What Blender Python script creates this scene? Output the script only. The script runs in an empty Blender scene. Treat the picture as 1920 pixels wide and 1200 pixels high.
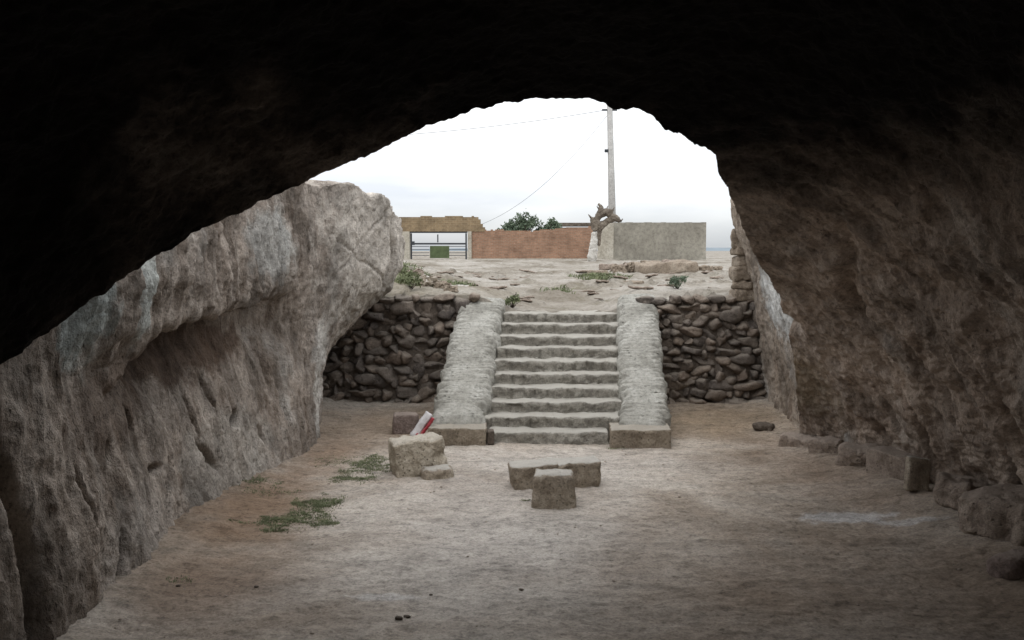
import bpy, bmesh, math, random
import numpy as np
from mathutils import Vector, Matrix

random.seed(7)
RNG = np.random.default_rng(11)
S = bpy.context.scene
COL = S.collection
R = math.radians

# ------------------------------------------------------------------ camera
F = 1870.0
EYE = 3.0
PITCH = math.atan(130.0 / F)
cam_d = bpy.data.cameras.new('camera')
cam_d.sensor_width = 36.0
cam_d.lens = F / 1920.0 * 36.0
cam_d.clip_start = 0.05
cam_d.clip_end = 9000.0
cam = bpy.data.objects.new('camera', cam_d)
COL.objects.link(cam)
cam.location = (0, 0, EYE)
cam.rotation_euler = (math.pi / 2 - PITCH, 0, 0)
S.camera = cam


def at(px, py, D):
    """point of the place seen at (px, py) of the photograph, D metres ahead"""
    a = (px - 960.0) / F
    b = -(py - 600.0) / F
    cy = math.cos(PITCH) + b * math.sin(PITCH)
    cz = -math.sin(PITCH) + b * math.cos(PITCH)
    k = D / cy
    return Vector((a * k, D, EYE + cz * k))


# ------------------------------------------------------------------ noise
_perm = np.random.default_rng(3).permutation(256)
_perm = np.concatenate([_perm, _perm, _perm]).astype(np.int32)
_g = np.random.default_rng(5).normal(size=(256, 3))
_g = (_g / np.linalg.norm(_g, axis=1)[:, None]).astype(np.float32)


def perlin(P):
    P = np.asarray(P, float)
    fl = np.floor(P)
    i = fl.astype(np.int32)
    f = (P - fl).astype(np.float32)
    i &= 255
    u = f * f * f * (f * (f * 6 - 15) + 10)
    out = 0.0
    for dx in (0, 1):
        for dy in (0, 1):
            for dz in (0, 1):
                h = _perm[_perm[_perm[(i[..., 0] + dx) & 255] + ((i[..., 1] + dy) & 255)] + ((i[..., 2] + dz) & 255)]
                g = _g[h]
                d = g[..., 0] * (f[..., 0] - dx) + g[..., 1] * (f[..., 1] - dy) + g[..., 2] * (f[..., 2] - dz)
                w = (u[..., 0] if dx else 1 - u[..., 0]) * (u[..., 1] if dy else 1 - u[..., 1]) * (u[..., 2] if dz else 1 - u[..., 2])
                out = out + w * d
    return out


def fbm(P, octs=4, gain=0.5, lac=2.03, ridged=False):
    P = np.asarray(P, float)
    s = 0.0
    a = 1.0
    for k in range(octs):
        n = perlin(P + 17.3 * k)
        if ridged:
            n = 0.5 - np.abs(n) * 2
        s = s + a * n
        P = P * lac
        a *= gain
    return s


def smooth(a, n, axis=None):
    for _ in range(n):
        for ax in ((0, 1) if axis is None else (axis,)):
            p = np.pad(a, [(1, 1) if k == ax else (0, 0) for k in range(a.ndim)], mode='edge')
            sl = lambda s: tuple(s if k == ax else slice(None) for k in range(a.ndim))
            a = (p[sl(slice(0, -2))] + 2 * p[sl(slice(1, -1))] + p[sl(slice(2, None))]) / 4
    return a


def normals(P):
    du = np.gradient(P, axis=0)
    dv = np.gradient(P, axis=1)
    n = np.cross(du, dv)
    return n / (np.linalg.norm(n, axis=2)[..., None] + 1e-9)


def sstep(a, b, x):
    t = np.clip((x - a) / (b - a), 0, 1)
    return t * t * (3 - 2 * t)


# ------------------------------------------------------------------ object helpers
def link(name, me, mat=None, parent=None, shade=True):
    o = bpy.data.objects.new(name, me)
    COL.objects.link(o)
    if mat is not None:
        for m in (mat if isinstance(mat, (list, tuple)) else [mat]):
            me.materials.append(m)
    if shade and len(me.polygons):
        me.polygons.foreach_set('use_smooth', [True] * len(me.polygons))
    if parent is not None:
        o.parent = parent
    return o


def tag(o, label=None, cat=None, group=None, kind=None):
    if label:
        o['label'] = label
    if cat:
        o['category'] = cat
    if group:
        o['group'] = group
    if kind:
        o['kind'] = kind
    return o


def empty(name, loc=(0, 0, 0), rz=0.0):
    o = bpy.data.objects.new(name, None)
    COL.objects.link(o)
    o.location = loc
    o.rotation_euler = (0, 0, rz)
    o.empty_display_size = 0.2
    return o


def grid_mesh(name, P, flip=False):
    n, m = P.shape[:2]
    me = bpy.data.meshes.new(name)
    idx = np.arange(n * m).reshape(n, m)
    q = np.stack([idx[:-1, :-1], idx[1:, :-1], idx[1:, 1:], idx[:-1, 1:]], -1).reshape(-1, 4)
    if flip:
        q = q[:, ::-1]
    me.vertices.add(n * m)
    me.vertices.foreach_set('co', P.reshape(-1).astype(np.float32))
    me.loops.add(q.size)
    me.loops.foreach_set('vertex_index', q.reshape(-1).astype(np.int32))
    me.polygons.add(len(q))
    me.polygons.foreach_set('loop_start', (np.arange(len(q)) * 4).astype(np.int32))
    me.update(calc_edges=True)
    me.validate()
    return me


def raw_mesh(name, V, faces):
    me = bpy.data.meshes.new(name)
    me.from_pydata([tuple(v) for v in V], [], [tuple(int(i) for i in f) for f in faces])
    me.update()
    return me


def block_geo(dims, res=14, rnd=0.06, amp=0.03, freq=3.0, seed=0, taper=0.0, oct_=4, chips=0.0):
    """rough rounded block centred on x,y with its base at z=0"""
    w, d, h = dims
    nx, ny, nz = (max(3, int(res * k / max(dims))) for k in dims)
    V, Fc = [], []

    def face(o, a, b, na, nb):
        base = len(V)
        for i in range(na + 1):
            for j in range(nb + 1):
                V.append((o[0] + a[0] * i / na + b[0] * j / nb, o[1] + a[1] * i / na + b[1] * j / nb, o[2] + a[2] * i / na + b[2] * j / nb))
        for i in range(na):
            for j in range(nb):
                p = base + i * (nb + 1) + j
                Fc.append((p, p + nb + 1, p + nb + 2, p + 1))
    x, y, z = w / 2, d / 2, h / 2
    face((-x, -y, -z), (2 * x, 0, 0), (0, 0, 2 * z), nx, nz)
    face((-x, y, -z), (0, 0, 2 * z), (2 * x, 0, 0), nz, nx)
    face((-x, -y, -z), (0, 0, 2 * z), (0, 2 * y, 0), nz, ny)
    face((x, -y, -z), (0, 2 * y, 0), (0, 0, 2 * z), ny, nz)
    face((-x, -y, z), (2 * x, 0, 0), (0, 2 * y, 0), nx, ny)
    face((-x, -y, -z), (0, 2 * y, 0), (2 * x, 0, 0), ny, nx)
    P = np.array(V)
    r = min(rnd, w * .49, d * .49, h * .49)
    inner = np.clip(P, [-x + r, -y + r, -z + r], [x - r, y - r, z - r])
    dv = P - inner
    L = np.linalg.norm(dv, axis=1)[:, None]
    P = np.where(L > 1e-6, inner + dv / np.maximum(L, 1e-6) * r, P)
    o = seed * 7.31
    Q = P * freq + o
    N = np.stack([fbm(Q + 11, oct_), fbm(Q + 37, oct_), fbm(Q + 71, oct_)], 1)
    if chips:
        c = np.clip(fbm(P * freq * .8 + o + 5, 2) - 0.12, 0, 1)[:, None]
        P = P - P / (np.linalg.norm(P, axis=1)[:, None] + 1e-6) * c * chips
    P = P + N * amp
    k = 1 - taper * (P[:, 2:3] + z) / h
    P[:, :2] *= k
    P[:, 2] += z
    return P, Fc


def merged(name, geos):
    """geos: (V, faces) list -> mesh, doubles removed"""
    V, Fc, n = [], [], 0
    for v, f in geos:
        V.append(np.asarray(v, float))
        Fc += [tuple(i + n for i in q) for q in f]
        n += len(v)
    me = raw_mesh(name, np.concatenate(V), Fc)
    bm = bmesh.new()
    bm.from_mesh(me)
    bmesh.ops.remove_doubles(bm, verts=bm.verts, dist=1e-5)
    bmesh.ops.recalc_face_normals(bm, faces=bm.faces)
    bm.to_mesh(me)
    bm.free()
    return me


def block(name, dims, mat, loc=(0, 0, 0), rot=(0, 0, 0), parent=None, **kw):
    me = merged(name, [block_geo(dims, **kw)])
    o = link(name, me, mat, parent)
    o.location = loc
    o.rotation_euler = rot
    return o


def box(V, Fc, c, s, M=None):
    """append a plain box (centre c, size s) to lists"""
    b = len(V)
    for dx in (-.5, .5):
        for dy in (-.5, .5):
            for dz in (-.5, .5):
                p = Vector((c[0] + dx * s[0], c[1] + dy * s[1], c[2] + dz * s[2]))
                V.append(M @ p if M is not None else p)
    for f in ((0, 1, 3, 2), (4, 6, 7, 5), (0, 4, 5, 1), (2, 3, 7, 6), (0, 2, 6, 4), (1, 5, 7, 3)):
        Fc.append(tuple(b + i for i in f))


def tube(pts, rad, n=8, V=None, Fc=None):
    V = [] if V is None else V
    Fc = [] if Fc is None else Fc
    base = len(V)
    pts = [Vector(p) for p in pts]
    if not hasattr(rad, '__len__'):
        rad = [rad] * len(pts)
    for i, p in enumerate(pts):
        t = (pts[min(i + 1, len(pts) - 1)] - pts[max(i - 1, 0)]).normalized()
        up = Vector((0, 0, 1)) if abs(t.z) < .9 else Vector((1, 0, 0))
        a = t.cross(up).normalized()
        b = t.cross(a).normalized()
        for k in range(n):
            q = 2 * math.pi * k / n
            V.append(p + (a * math.cos(q) + b * math.sin(q)) * rad[i])
    for i in range(len(pts) - 1):
        for k in range(n):
            k2 = (k + 1) % n
            Fc.append((base + i * n + k, base + i * n + k2, base + (i + 1) * n + k2, base + (i + 1) * n + k))
    Fc.append(tuple(base + k for k in range(n))[::-1])
    Fc.append(tuple(base + (len(pts) - 1) * n + k for k in range(n)))
    return V, Fc


_ico = {}


def cobble_geo(size, seed, sub=3, amp=.16, power=2.6, facets=0):
    if sub not in _ico:
        bm = bmesh.new()
        bmesh.ops.create_icosphere(bm, subdivisions=sub, radius=1)
        _ico[sub] = (np.array([v.co[:] for v in bm.verts]), [tuple(v.index for v in f.verts) for f in bm.faces])
        bm.free()
    V, Fc = _ico[sub]
    n = (np.abs(V) ** power).sum(1) ** (1 / power)
    P = V / n[:, None]
    o = seed * 5.17
    if facets:
        rf = np.random.default_rng(seed)
        for _ in range(facets):
            nn = rf.normal(size=3)
            nn[1] = -abs(nn[1]) * .8
            nn /= np.linalg.norm(nn)
            ex = np.clip(P @ nn - rf.uniform(.55, .85), 0, None)
            P = P - ex[:, None] * nn
    P = P * (1 + amp * perlin(P * 1.1 + o) * 1.6 + amp * .45 * perlin(P * 2.6 + o + 9) + amp * .15 * perlin(P * 7 + o))[:, None]
    return P * (np.array(size) / 2), Fc


def rotz(P, a, axis='z'):
    c, s = math.cos(a), math.sin(a)
    P = P.copy()
    i, j = {'z': (0, 1), 'y': (0, 2), 'x': (1, 2)}[axis]
    P[:, i], P[:, j] = P[:, i] * c - P[:, j] * s, P[:, i] * s + P[:, j] * c
    return P


# ------------------------------------------------------------------ materials
class NT:
    def __init__(self, name, rough=0.9, spec=0.2):
        self.m = bpy.data.materials.new(name)
        self.m.use_nodes = True
        self.t = self.m.node_tree
        self.b = self.t.nodes['Principled BSDF']
        self.b.inputs['Roughness'].default_value = rough
        self.b.inputs['Specular IOR Level'].default_value = spec
        self.co = self.t.nodes.new('ShaderNodeTexCoord').outputs['Object']

    def n(self, typ, **kw):
        nd = self.t.nodes.new(typ)
        for k, v in kw.items():
            setattr(nd, k, v)
        return nd

    def l(self, a, b):
        self.t.links.new(a, b)

    def map(self, scale=(1, 1, 1), rot=(0, 0, 0), loc=(0, 0, 0), src=None):
        nd = self.n('ShaderNodeMapping')
        nd.inputs['Scale'].default_value = scale
        nd.inputs['Rotation'].default_value = rot
        nd.inputs['Location'].default_value = loc
        self.l(src or self.co, nd.inputs['Vector'])
        return nd.outputs[0]

    def noise(self, scale, detail=6, rough=.6, vec=None, dist=0.0, col=False):
        nd = self.n('ShaderNodeTexNoise')
        nd.inputs['Scale'].default_value = scale
        nd.inputs['Detail'].default_value = detail
        nd.inputs['Roughness'].default_value = rough
        nd.inputs['Distortion'].default_value = dist
        self.l(vec or self.co, nd.inputs['Vector'])
        return nd.outputs['Color' if col else 'Fac']

    def vor(self, scale, feature='F1', vec=None, out='Distance', rand=1.0):
        nd = self.n('ShaderNodeTexVoronoi', feature=feature)
        nd.inputs['Scale'].default_value = scale
        nd.inputs['Randomness'].default_value = rand
        self.l(vec or self.co, nd.inputs['Vector'])
        return nd.outputs[out]

    def ramp(self, fac, stops, interp='LINEAR'):
        nd = self.n('ShaderNodeValToRGB')
        nd.color_ramp.interpolation = interp
        e = nd.color_ramp.elements
        while len(e) < len(stops):
            e.new(.5)
        for k, (p, c) in zip(e, stops):
            k.position = p
            k.color = (*c, 1) if hasattr(c, '__len__') else (c, c, c, 1)
        self.l(fac, nd.inputs[0])
        return nd.outputs[0]

    def mix(self, fac, a, b, mode='MIX'):
        nd = self.n('ShaderNodeMix', data_type='RGBA', blend_type=mode)
        for ix, v in ((0, fac), (6, a), (7, b)):
            s = nd.inputs[ix]
            if isinstance(v, (int, float)):
                s.default_value = v if ix == 0 else (v, v, v, 1)
            elif isinstance(v, tuple):
                s.default_value = (*v, 1)
            else:
                self.l(v, s)
        return nd.outputs[2]

    def math(self, op, a, b=0.0, c=None, clamp=False):
        nd = self.n('ShaderNodeMath', operation=op)
        nd.use_clamp = clamp
        for s, v in zip(nd.inputs, (a, b, c)):
            if v is None:
                continue
            if isinstance(v, (int, float)):
                s.default_value = v
            else:
                self.l(v, s)
        return nd.outputs[0]

    def blob(self, c, r, edge=.35, nscale=3.0, namp=.9):
        """0..1 mask of an irregular patch centred at c with radii r"""
        mp = self.map(scale=tuple(1 / k for k in r), loc=tuple(-a / k for a, k in zip(c, r)))
        ln = self.n('ShaderNodeVectorMath', operation='LENGTH')
        self.l(mp, ln.inputs[0])
        nz = self.noise(nscale, 5, .65)
        d = self.math('ADD', ln.outputs['Value'], self.math('MULTIPLY', self.math('SUBTRACT', nz, .5), namp * 2))
        mr = self.n('ShaderNodeMapRange', interpolation_type='SMOOTHSTEP')
        mr.inputs['From Min'].default_value = 1.0 + edge / 2
        mr.inputs['From Max'].default_value = 1.0 - edge
        self.l(d, mr.inputs['Value'])
        return mr.outputs[0]

    def height(self, a, b, nscale=1.5, namp=.6):
        """mask rising from height a to height b with a ragged boundary"""
        sp = self.n('ShaderNodeSeparateXYZ')
        self.l(self.co, sp.inputs[0])
        z = self.math('ADD', sp.outputs[2], self.math('MULTIPLY', self.math('SUBTRACT', self.noise(nscale, 5, .6), .5), namp * 2))
        mr = self.n('ShaderNodeMapRange', interpolation_type='SMOOTHSTEP')
        mr.inputs['From Min'].default_value = a
        mr.inputs['From Max'].default_value = b
        self.l(z, mr.inputs['Value'])
        return mr.outputs[0]

    def bump(self, h, strength=.5, dist=.02, prev=None):
        nd = self.n('ShaderNodeBump')
        nd.inputs['Strength'].default_value = strength
        nd.inputs['Distance'].default_value = dist
        self.l(h, nd.inputs['Height'])
        if prev is not None:
            self.l(prev, nd.inputs['Normal'])
        return nd.outputs[0]

    def done(self, col, nrm=None, rough=None):
        if isinstance(col, tuple):
            self.b.inputs['Base Color'].default_value = (*col, 1)
        else:
            self.l(col, self.b.inputs['Base Color'])
        if nrm is not None:
            self.l(nrm, self.b.inputs['Normal'])
        if rough is not None:
            self.l(rough, self.b.inputs['Roughness'])
        return self.m


def rock_mat(name, dark, mid, light, pale=None, streak=.5, blobs=(), roof_shade=None, bstr=.8):
    k = NT(name, .95, .12)
    big = k.noise(.7, 6, .62, dist=.4)
    col = k.ramp(big, [(.3, dark), (.48, mid), (.68, light)])
    sv = k.map(scale=(2.6, 2.6, .42))
    st = k.noise(1.6, 7, .68, vec=sv, dist=.6)
    col = k.mix(k.math('MULTIPLY', k.ramp(st, [(.42, 0.), (.62, 1.)]), streak), col, light)
    st2 = k.noise(2.3, 6, .7, vec=k.map(scale=(2.2, 2.2, .5), loc=(5, 3, 1)))
    col = k.mix(k.math('MULTIPLY', k.ramp(st2, [(.52, 0.), (.66, 1.)]), .75), col, dark)
    if pale is not None:
        pm = k.noise(.9, 6, .6, vec=k.map(scale=(1, 1, .6), loc=(9, 2, 4)))
        col = k.mix(k.math('MULTIPLY', k.ramp(pm, [(.56, 0.), (.68, 1.)]), .6), col, pale)
    for c, r, cc, amt in blobs:
        col = k.mix(k.math('MULTIPLY', k.blob(c, r), amt), col, cc)
    mott = k.noise(9, 6, .7)
    col = k.mix(1.0, col, k.ramp(mott, [(.3, .76), (.5, 1.), (.72, 1.18)]), 'MULTIPLY')
    fine = k.noise(38, 5, .7)
    col = k.mix(1.0, col, k.ramp(fine, [(.32, .7), (.5, 1.), (.7, 1.18)]), 'MULTIPLY')
    pit = k.vor(13, vec=k.map(scale=(1.3, 1.3, .7)))
    pitm = k.math('MULTIPLY', k.ramp(pit, [(.06, 1.), (.2, 0.)]), k.ramp(k.noise(2.2, 3), [(.5, 0.), (.6, 1.)]))
    col = k.mix(k.math('MULTIPLY', pitm, .7), col, tuple(x * .35 for x in dark))
    spk = k.noise(17, 4, .7, vec=k.map(scale=(1, 1, .6)))
    where = k.ramp(k.noise(1.5, 5, .65, vec=k.map(loc=(3, 8, 2))), [(.42, .1), (.6, 1.)])
    col = k.mix(1.0, col, k.ramp(k.noise(1.1, 4, .6, vec=k.map(scale=(1.4, 1.4, .8), loc=(7, 1, 5))), [(.35, .62), (.5, 1.), (.66, 1.3)]), 'MULTIPLY')
    col = k.mix(k.math('MULTIPLY', k.math('MULTIPLY', k.ramp(spk, [(.58, 0.), (.64, 1.)]), where), .6), col, tuple(x * .5 for x in dark))
    if roof_shade is not None:  # shade painted into the rock colour: near black overhead and along the left
        hm = k.height(*roof_shade[:2])
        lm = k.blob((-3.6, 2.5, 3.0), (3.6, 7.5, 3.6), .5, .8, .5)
        col = k.mix(k.math('MAXIMUM', hm, lm), col, roof_shade[2])
    b = k.bump(k.noise(5, 6, .68), bstr, .10)
    b = k.bump(k.noise(3.2, 6, .72, vec=k.map(scale=(2.4, 2.4, .6)), dist=.8), bstr * .8, .07, b)
    b = k.bump(k.noise(30, 3, .72), bstr * .8, .018, b)
    b = k.bump(k.math('SUBTRACT', 1.0, pitm), .6, .02, b)
    b = k.bump(k.math('SUBTRACT', 1.0, k.ramp(spk, [(.54, 0.), (.66, 1.)])), .5, .02, b)
    return k.done(col, b)


def stone_mat(name, a, b_, c, scale=5.0, bstr=.6, pits=0.0, dust=None, blot=None, vary=False):
    k = NT(name, .92, .15)
    col = k.ramp(k.noise(scale, 6, .65, dist=.3), [(.3, a), (.5, b_), (.7, c)])
    if vary:                    # every stone of a wall has its own tone
        ri = k.n('ShaderNodeNewGeometry').outputs['Random Per Island']
        col = k.mix(1.0, col, k.ramp(ri, [(0, (.78, .79, .82)), (.5, (.95, .94, .93)), (.85, (1.08, 1.0, .94)), (1, (1.22, 1.2, 1.17))]), 'MULTIPLY')
    fn = k.noise(scale * 9, 5, .75)
    col = k.mix(1.0, col, k.ramp(fn, [(.3, .6), (.5, 1.), (.7, 1.25)]), 'MULTIPLY')
    if blot is not None:
        bm_ = k.ramp(k.noise(blot[0], 4, .6, vec=k.map(scale=(1, 1, 1.6))), [(.52, 0.), (.58, 1.)])
        col = k.mix(k.math('MULTIPLY', bm_, blot[2]), col, blot[1])
    h = k.noise(scale * 4, 5, .72)
    nb = k.bump(h, bstr, .03)
    nb = k.bump(k.noise(scale * 16, 3, .75), bstr, .01, nb)
    if pits:
        v = k.vor(scale * 5)
        pm = k.math('MULTIPLY', k.ramp(v, [(.1, 1.), (.28, 0.)]), k.ramp(k.noise(scale * 1.4, 3), [(.42, 0.), (.55, 1.)]))
        col = k.mix(k.math('MULTIPLY', pm, pits), col, tuple(x * .3 for x in a))
        nb = k.bump(k.math('SUBTRACT', 1.0, pm), .8, .02, nb)
    if dust is not None:
        g = k.n('ShaderNodeNewGeometry')
        sp = k.n('ShaderNodeSeparateXYZ')
        k.l(g.outputs['Normal'], sp.inputs[0])
        up = k.math('ADD', sp.outputs[2], k.math('MULTIPLY', k.math('SUBTRACT', k.noise(7, 5), .5), .7))
        col = k.mix(k.math('MULTIPLY', k.ramp(up, [(.55, 0.), (.85, 1.)]), dust[1]), col, dust[0])
    return k.done(col, nb)


def plain_mat(name, c, rough=.7, var=.25, scale=8, spec=.3, metal=0.0):
    k = NT(name, rough, spec)
    k.b.inputs['Metallic'].default_value = metal
    col = k.ramp(k.noise(scale, 5, .65), [(.3, tuple(x * (1 - var) for x in c)), (.7, tuple(x * (1 + var) for x in c))])
    return k.done(col, k.bump(k.noise(scale * 5, 4), .25, .01))


M = {}
M['left_rock'] = rock_mat('left_rock', (.112, .083, .062), (.255, .212, .175), (.39, .34, .293), (.46, .435, .395), .6,
    blobs=[((-3.55, 8.35, 2.62), (.8, .50, .75), (.40, .44, .42), .8),
           ((-3.4, 9.6, 2.65), (.8, .22, .62), (.47, .49, .46), .85),
           ((-3.3, 13.6, 3.1), (.8, .9, .5), (.42, .43, .41), .5),
           ((-3.1, 15.7, 1.1), (.5, .30, 1.1), (.55, .53, .49), .7),
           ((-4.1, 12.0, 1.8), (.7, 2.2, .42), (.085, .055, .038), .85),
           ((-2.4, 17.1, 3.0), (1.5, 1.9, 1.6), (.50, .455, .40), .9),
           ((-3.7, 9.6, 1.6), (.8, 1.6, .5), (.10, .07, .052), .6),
           ((-3.4, 12.2, .45), (.8, 1.5, .6), (.36, .33, .29), .6),
           ((-3.3, 9.3, .3), (.9, 1.2, .5), (.30, .27, .24), .45)])
M['right_rock'] = rock_mat('right_rock', (.13, .095, .07), (.29, .235, .185), (.40, .345, .29), (.46, .45, .43), .5,
    blobs=[((4.2, 15.9, 2.2), (.7, 1.8, .8), (.58, .58, .56), .9)])
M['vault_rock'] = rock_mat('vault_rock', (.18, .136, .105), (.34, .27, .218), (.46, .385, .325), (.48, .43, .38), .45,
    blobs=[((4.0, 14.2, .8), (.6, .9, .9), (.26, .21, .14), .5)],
    roof_shade=(3.1, 4.2, (.013, .011, .010)))


def ground_mat():
    k = NT('packed_earth', .96, .1)
    a, b_, c = (.16, .122, .09), (.27, .226, .182), (.36, .32, .273)
    big = k.noise(.45, 6, .6, dist=.5)
    col = k.ramp(big, [(.3, a), (.46, b_), (.62, c)])
    # pale trodden dust in the middle, brown soil along the walls
    col = k.mix(k.math('MULTIPLY', k.blob((-.3, 10.6, 0), (1.9, 3.6, 4), .9, 1.2, .5), .7), col, (.39, .36, .325))
    col = k.mix(k.math('MULTIPLY', k.blob((.8, 14.0, 0), (2.4, 1.3, 4), .9, 1.2, .5), .6), col, (.37, .34, .305))
    for cc, r, m_, amt in (((-3.0, 11.6, 0), (.75, 2.4, 3), (.17, .11, .07), .85), ((-2.6, 8.6, 0), (1.0, 1.2, 3), (.16, .115, .085), .7),
                           ((-2.7, 14.6, 0), (.5, 1.6, 3), (.215, .15, .105), .7), ((3.4, 8.5, 0), (2.3, 2.2, 3), (.19, .145, .11), .7),
                           ((2.2, 17.0, 0), (3.6, 1.3, 3), (.25, .19, .13), .7), ((-2.2, 16.7, 0), (1.6, 1.2, 3), (.22, .165, .12), .7),
                           ((4.4, 13.0, 0), (1.0, 3.5, 3), (.22, .165, .125), .6)):
        col = k.mix(k.math('MULTIPLY', k.blob(cc, r, .9, 1.6, .6), amt), col, m_)
    # ash
    for cc, r, amt in (((3.75, 11.05, 0), (.55, .26, 2), .5), ((4.35, 10.75, 0), (.4, .12, 2), .4), ((-1.1, 8.45, 0), (.35, .10, 2), .3)):
        col = k.mix(k.math('MULTIPLY', k.blob(cc, r, .4, 5, .9), amt), col, (.52, .52, .52))
    col = k.mix(1.0, col, k.ramp(k.noise(1.5, 6, .68, dist=.8, vec=k.map(scale=(.7, 1.5, 1), loc=(4, 4, 0))), [(.34, .78), (.5, 1.), (.64, 1.1)]), 'MULTIPLY')
    dirt = k.noise(5.5, 7, .72, vec=k.map(scale=(.8, 1.3, 1)))
    col = k.mix(1.0, col, k.ramp(dirt, [(.3, .62), (.5, 1.), (.68, 1.12)]), 'MULTIPLY')
    fine = k.noise(34, 6, .75)
    col = k.mix(1.0, col, k.ramp(fine, [(.3, .55), (.48, 1.), (.7, 1.3)]), 'MULTIPLY')
    clod = k.noise(11, 6, .75)
    col = k.mix(1.0, col, k.ramp(clod, [(.33, .6), (.46, 1.), (.7, 1.18)]), 'MULTIPLY')
    sp = k.math('MULTIPLY', k.ramp(k.vor(26), [(.05, 1.), (.13, 0.)]), k.ramp(k.noise(3, 4), [(.5, 0.), (.58, 1.)]))
    col = k.mix(k.math('MULTIPLY', sp, .7), col, (.07, .055, .045))
    n = k.bump(k.noise(4, 8, .7), .6, .06)
    n = k.bump(k.noise(24, 7, .75), .7, .02, n)
    return k.done(col, n)


M['ground'] = ground_mat()


def terrain_mat():
    k = NT('dusty_slope', .96, .1)
    col = k.ramp(k.noise(.5, 7, .62, dist=.4), [(.34, (.14, .118, .09)), (.47, (.24, .215, .18)), (.62, (.32, .295, .26))])
    col = k.mix(k.math('MULTIPLY', k.blob((-2.2, 21, 2), (2.2, 2.4, 3), .8, 1.5, .8), .5), col, (.16, .135, .09))
    col = k.mix(k.math('MULTIPLY', k.ramp(k.noise(1.7, 6, .7), [(.54, 0.), (.66, 1.)]), .6), col, (.13, .115, .08))
    col = k.mix(1.0, col, k.ramp(k.noise(16, 6, .75), [(.3, .62), (.5, 1.), (.7, 1.15)]), 'MULTIPLY')
    n = k.bump(k.noise(3, 8, .7), .5, .12)
    n = k.bump(k.noise(22, 6, .75), .6, .02, n)
    return k.done(col, n)


M['terrain'] = terrain_mat()
M['cobble'] = stone_mat('river_cobble', (.09, .075, .063), (.175, .148, .125), (.25, .215, .18), 2.6, .9, pits=.3, dust=((.27, .235, .195), .5), vary=True)
M['mortar'] = stone_mat('mud_mortar', (.07, .056, .045), (.12, .097, .078), (.17, .14, .115), 4, .8)
M['step'] = stone_mat('step_stone', (.14, .13, .11), (.31, .29, .25), (.42, .40, .35), 3.4, .9, pits=.25, dust=((.385, .362, .318), .95), blot=(3.2, (.12, .108, .09), .6))
M['parapet'] = stone_mat('parapet_plaster', (.165, .157, .135), (.285, .275, .243), (.37, .36, .325), 2.0, .6, pits=.35)
M['footing'] = stone_mat('footing_stone', (.13, .105, .08), (.225, .185, .14), (.31, .26, .20), 3.5, .8, pits=.5, dust=((.36, .33, .28), .7))
M['tufa'] = stone_mat('pitted_stone', (.30, .25, .19), (.47, .41, .325), (.56, .50, .41), 4, .9, pits=.85, dust=((.50, .46, .40), .5))
M['rough'] = stone_mat('hewn_stone', (.20, .16, .12), (.38, .32, .25), (.50, .435, .35), 4.5, .9, pits=.5, dust=((.50, .475, .43), .8))
M['brownstone'] = stone_mat('brown_stone', (.19, .15, .12), (.31, .25, .205), (.41, .345, .285), 3.5, .9, pits=.5, dust=((.30, .25, .21), .5))
M['redstone'] = stone_mat('reddish_stone', (.13, .10, .085), (.215, .165, .145), (.30, .24, .21), 3.5, .8, pits=.4, dust=((.30, .25, .21), .5))
M['palestone'] = stone_mat('pale_stone', (.17, .135, .10), (.27, .22, .17), (.34, .29, .23), 3, .9, pits=.5)

# ------------------------------------------------------------------ world and light
SUN_EL, SUN_AZ = 55.0, 200.0
W = bpy.data.worlds.new('World')
S.world = W
W.use_nodes = True
wt = W.node_tree
bg = wt.nodes['Background']
sky = wt.nodes.new('ShaderNodeTexSky')
sky.sky_type = 'NISHITA'
sky.sun_disc = False
sky.sun_elevation = R(SUN_EL)
sky.sun_rotation = R(SUN_AZ)
sky.dust_density = 2.0
tc = wt.nodes.new('ShaderNodeTexCoord')
sp = wt.nodes.new('ShaderNodeSeparateXYZ')
wt.links.new(tc.outputs['Generated'], sp.inputs[0])
mp = wt.nodes.new('ShaderNodeMapping')
mp.inputs['Scale'].default_value = (1, 1, 4.5)
wt.links.new(tc.outputs['Generated'], mp.inputs[0])
nz = wt.nodes.new('ShaderNodeTexNoise')
nz.inputs['Scale'].default_value = 3.2
nz.inputs['Detail'].default_value = 7
nz.inputs['Roughness'].default_value = .5
wt.links.new(mp.outputs[0], nz.inputs['Vector'])
cr = wt.nodes.new('ShaderNodeValToRGB')
cr.color_ramp.elements[0].position = .36
cr.color_ramp.elements[0].color = (5.9, 6.2, 6.7, 1)
cr.color_ramp.elements[1].position = .60
cr.color_ramp.elements[1].color = (8.1, 8.2, 8.35, 1)
wt.links.new(nz.outputs['Fac'], cr.inputs[0])
zr = wt.nodes.new('ShaderNodeMapRange')        # an overcast sky is about three times as bright overhead
zr.inputs['From Min'].default_value = 0.0
zr.inputs['From Max'].default_value = 1.0
zr.inputs['To Min'].default_value = 1.0
zr.inputs['To Max'].default_value = 2.5
wt.links.new(sp.outputs[2], zr.inputs['Value'])
zm = wt.nodes.new('ShaderNodeVectorMath')
zm.operation = 'SCALE'
wt.links.new(cr.outputs[0], zm.inputs[0])
wt.links.new(zr.outputs[0], zm.inputs['Scale'])
cov = wt.nodes.new('ShaderNodeMapRange')       # cloud cover: thinner just over the horizon
cov.interpolation_type = 'SMOOTHSTEP'
cov.inputs['From Min'].default_value = -.01
cov.inputs['From Max'].default_value = .075
cov.inputs['To Min'].default_value = .50
cov.inputs['To Max'].default_value = .95
wt.links.new(sp.outputs[2], cov.inputs['Value'])
mx = wt.nodes.new('ShaderNodeMix')
mx.data_type = 'RGBA'
wt.links.new(cov.outputs[0], mx.inputs[0])
wt.links.new(sky.outputs[0], mx.inputs[6])
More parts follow.
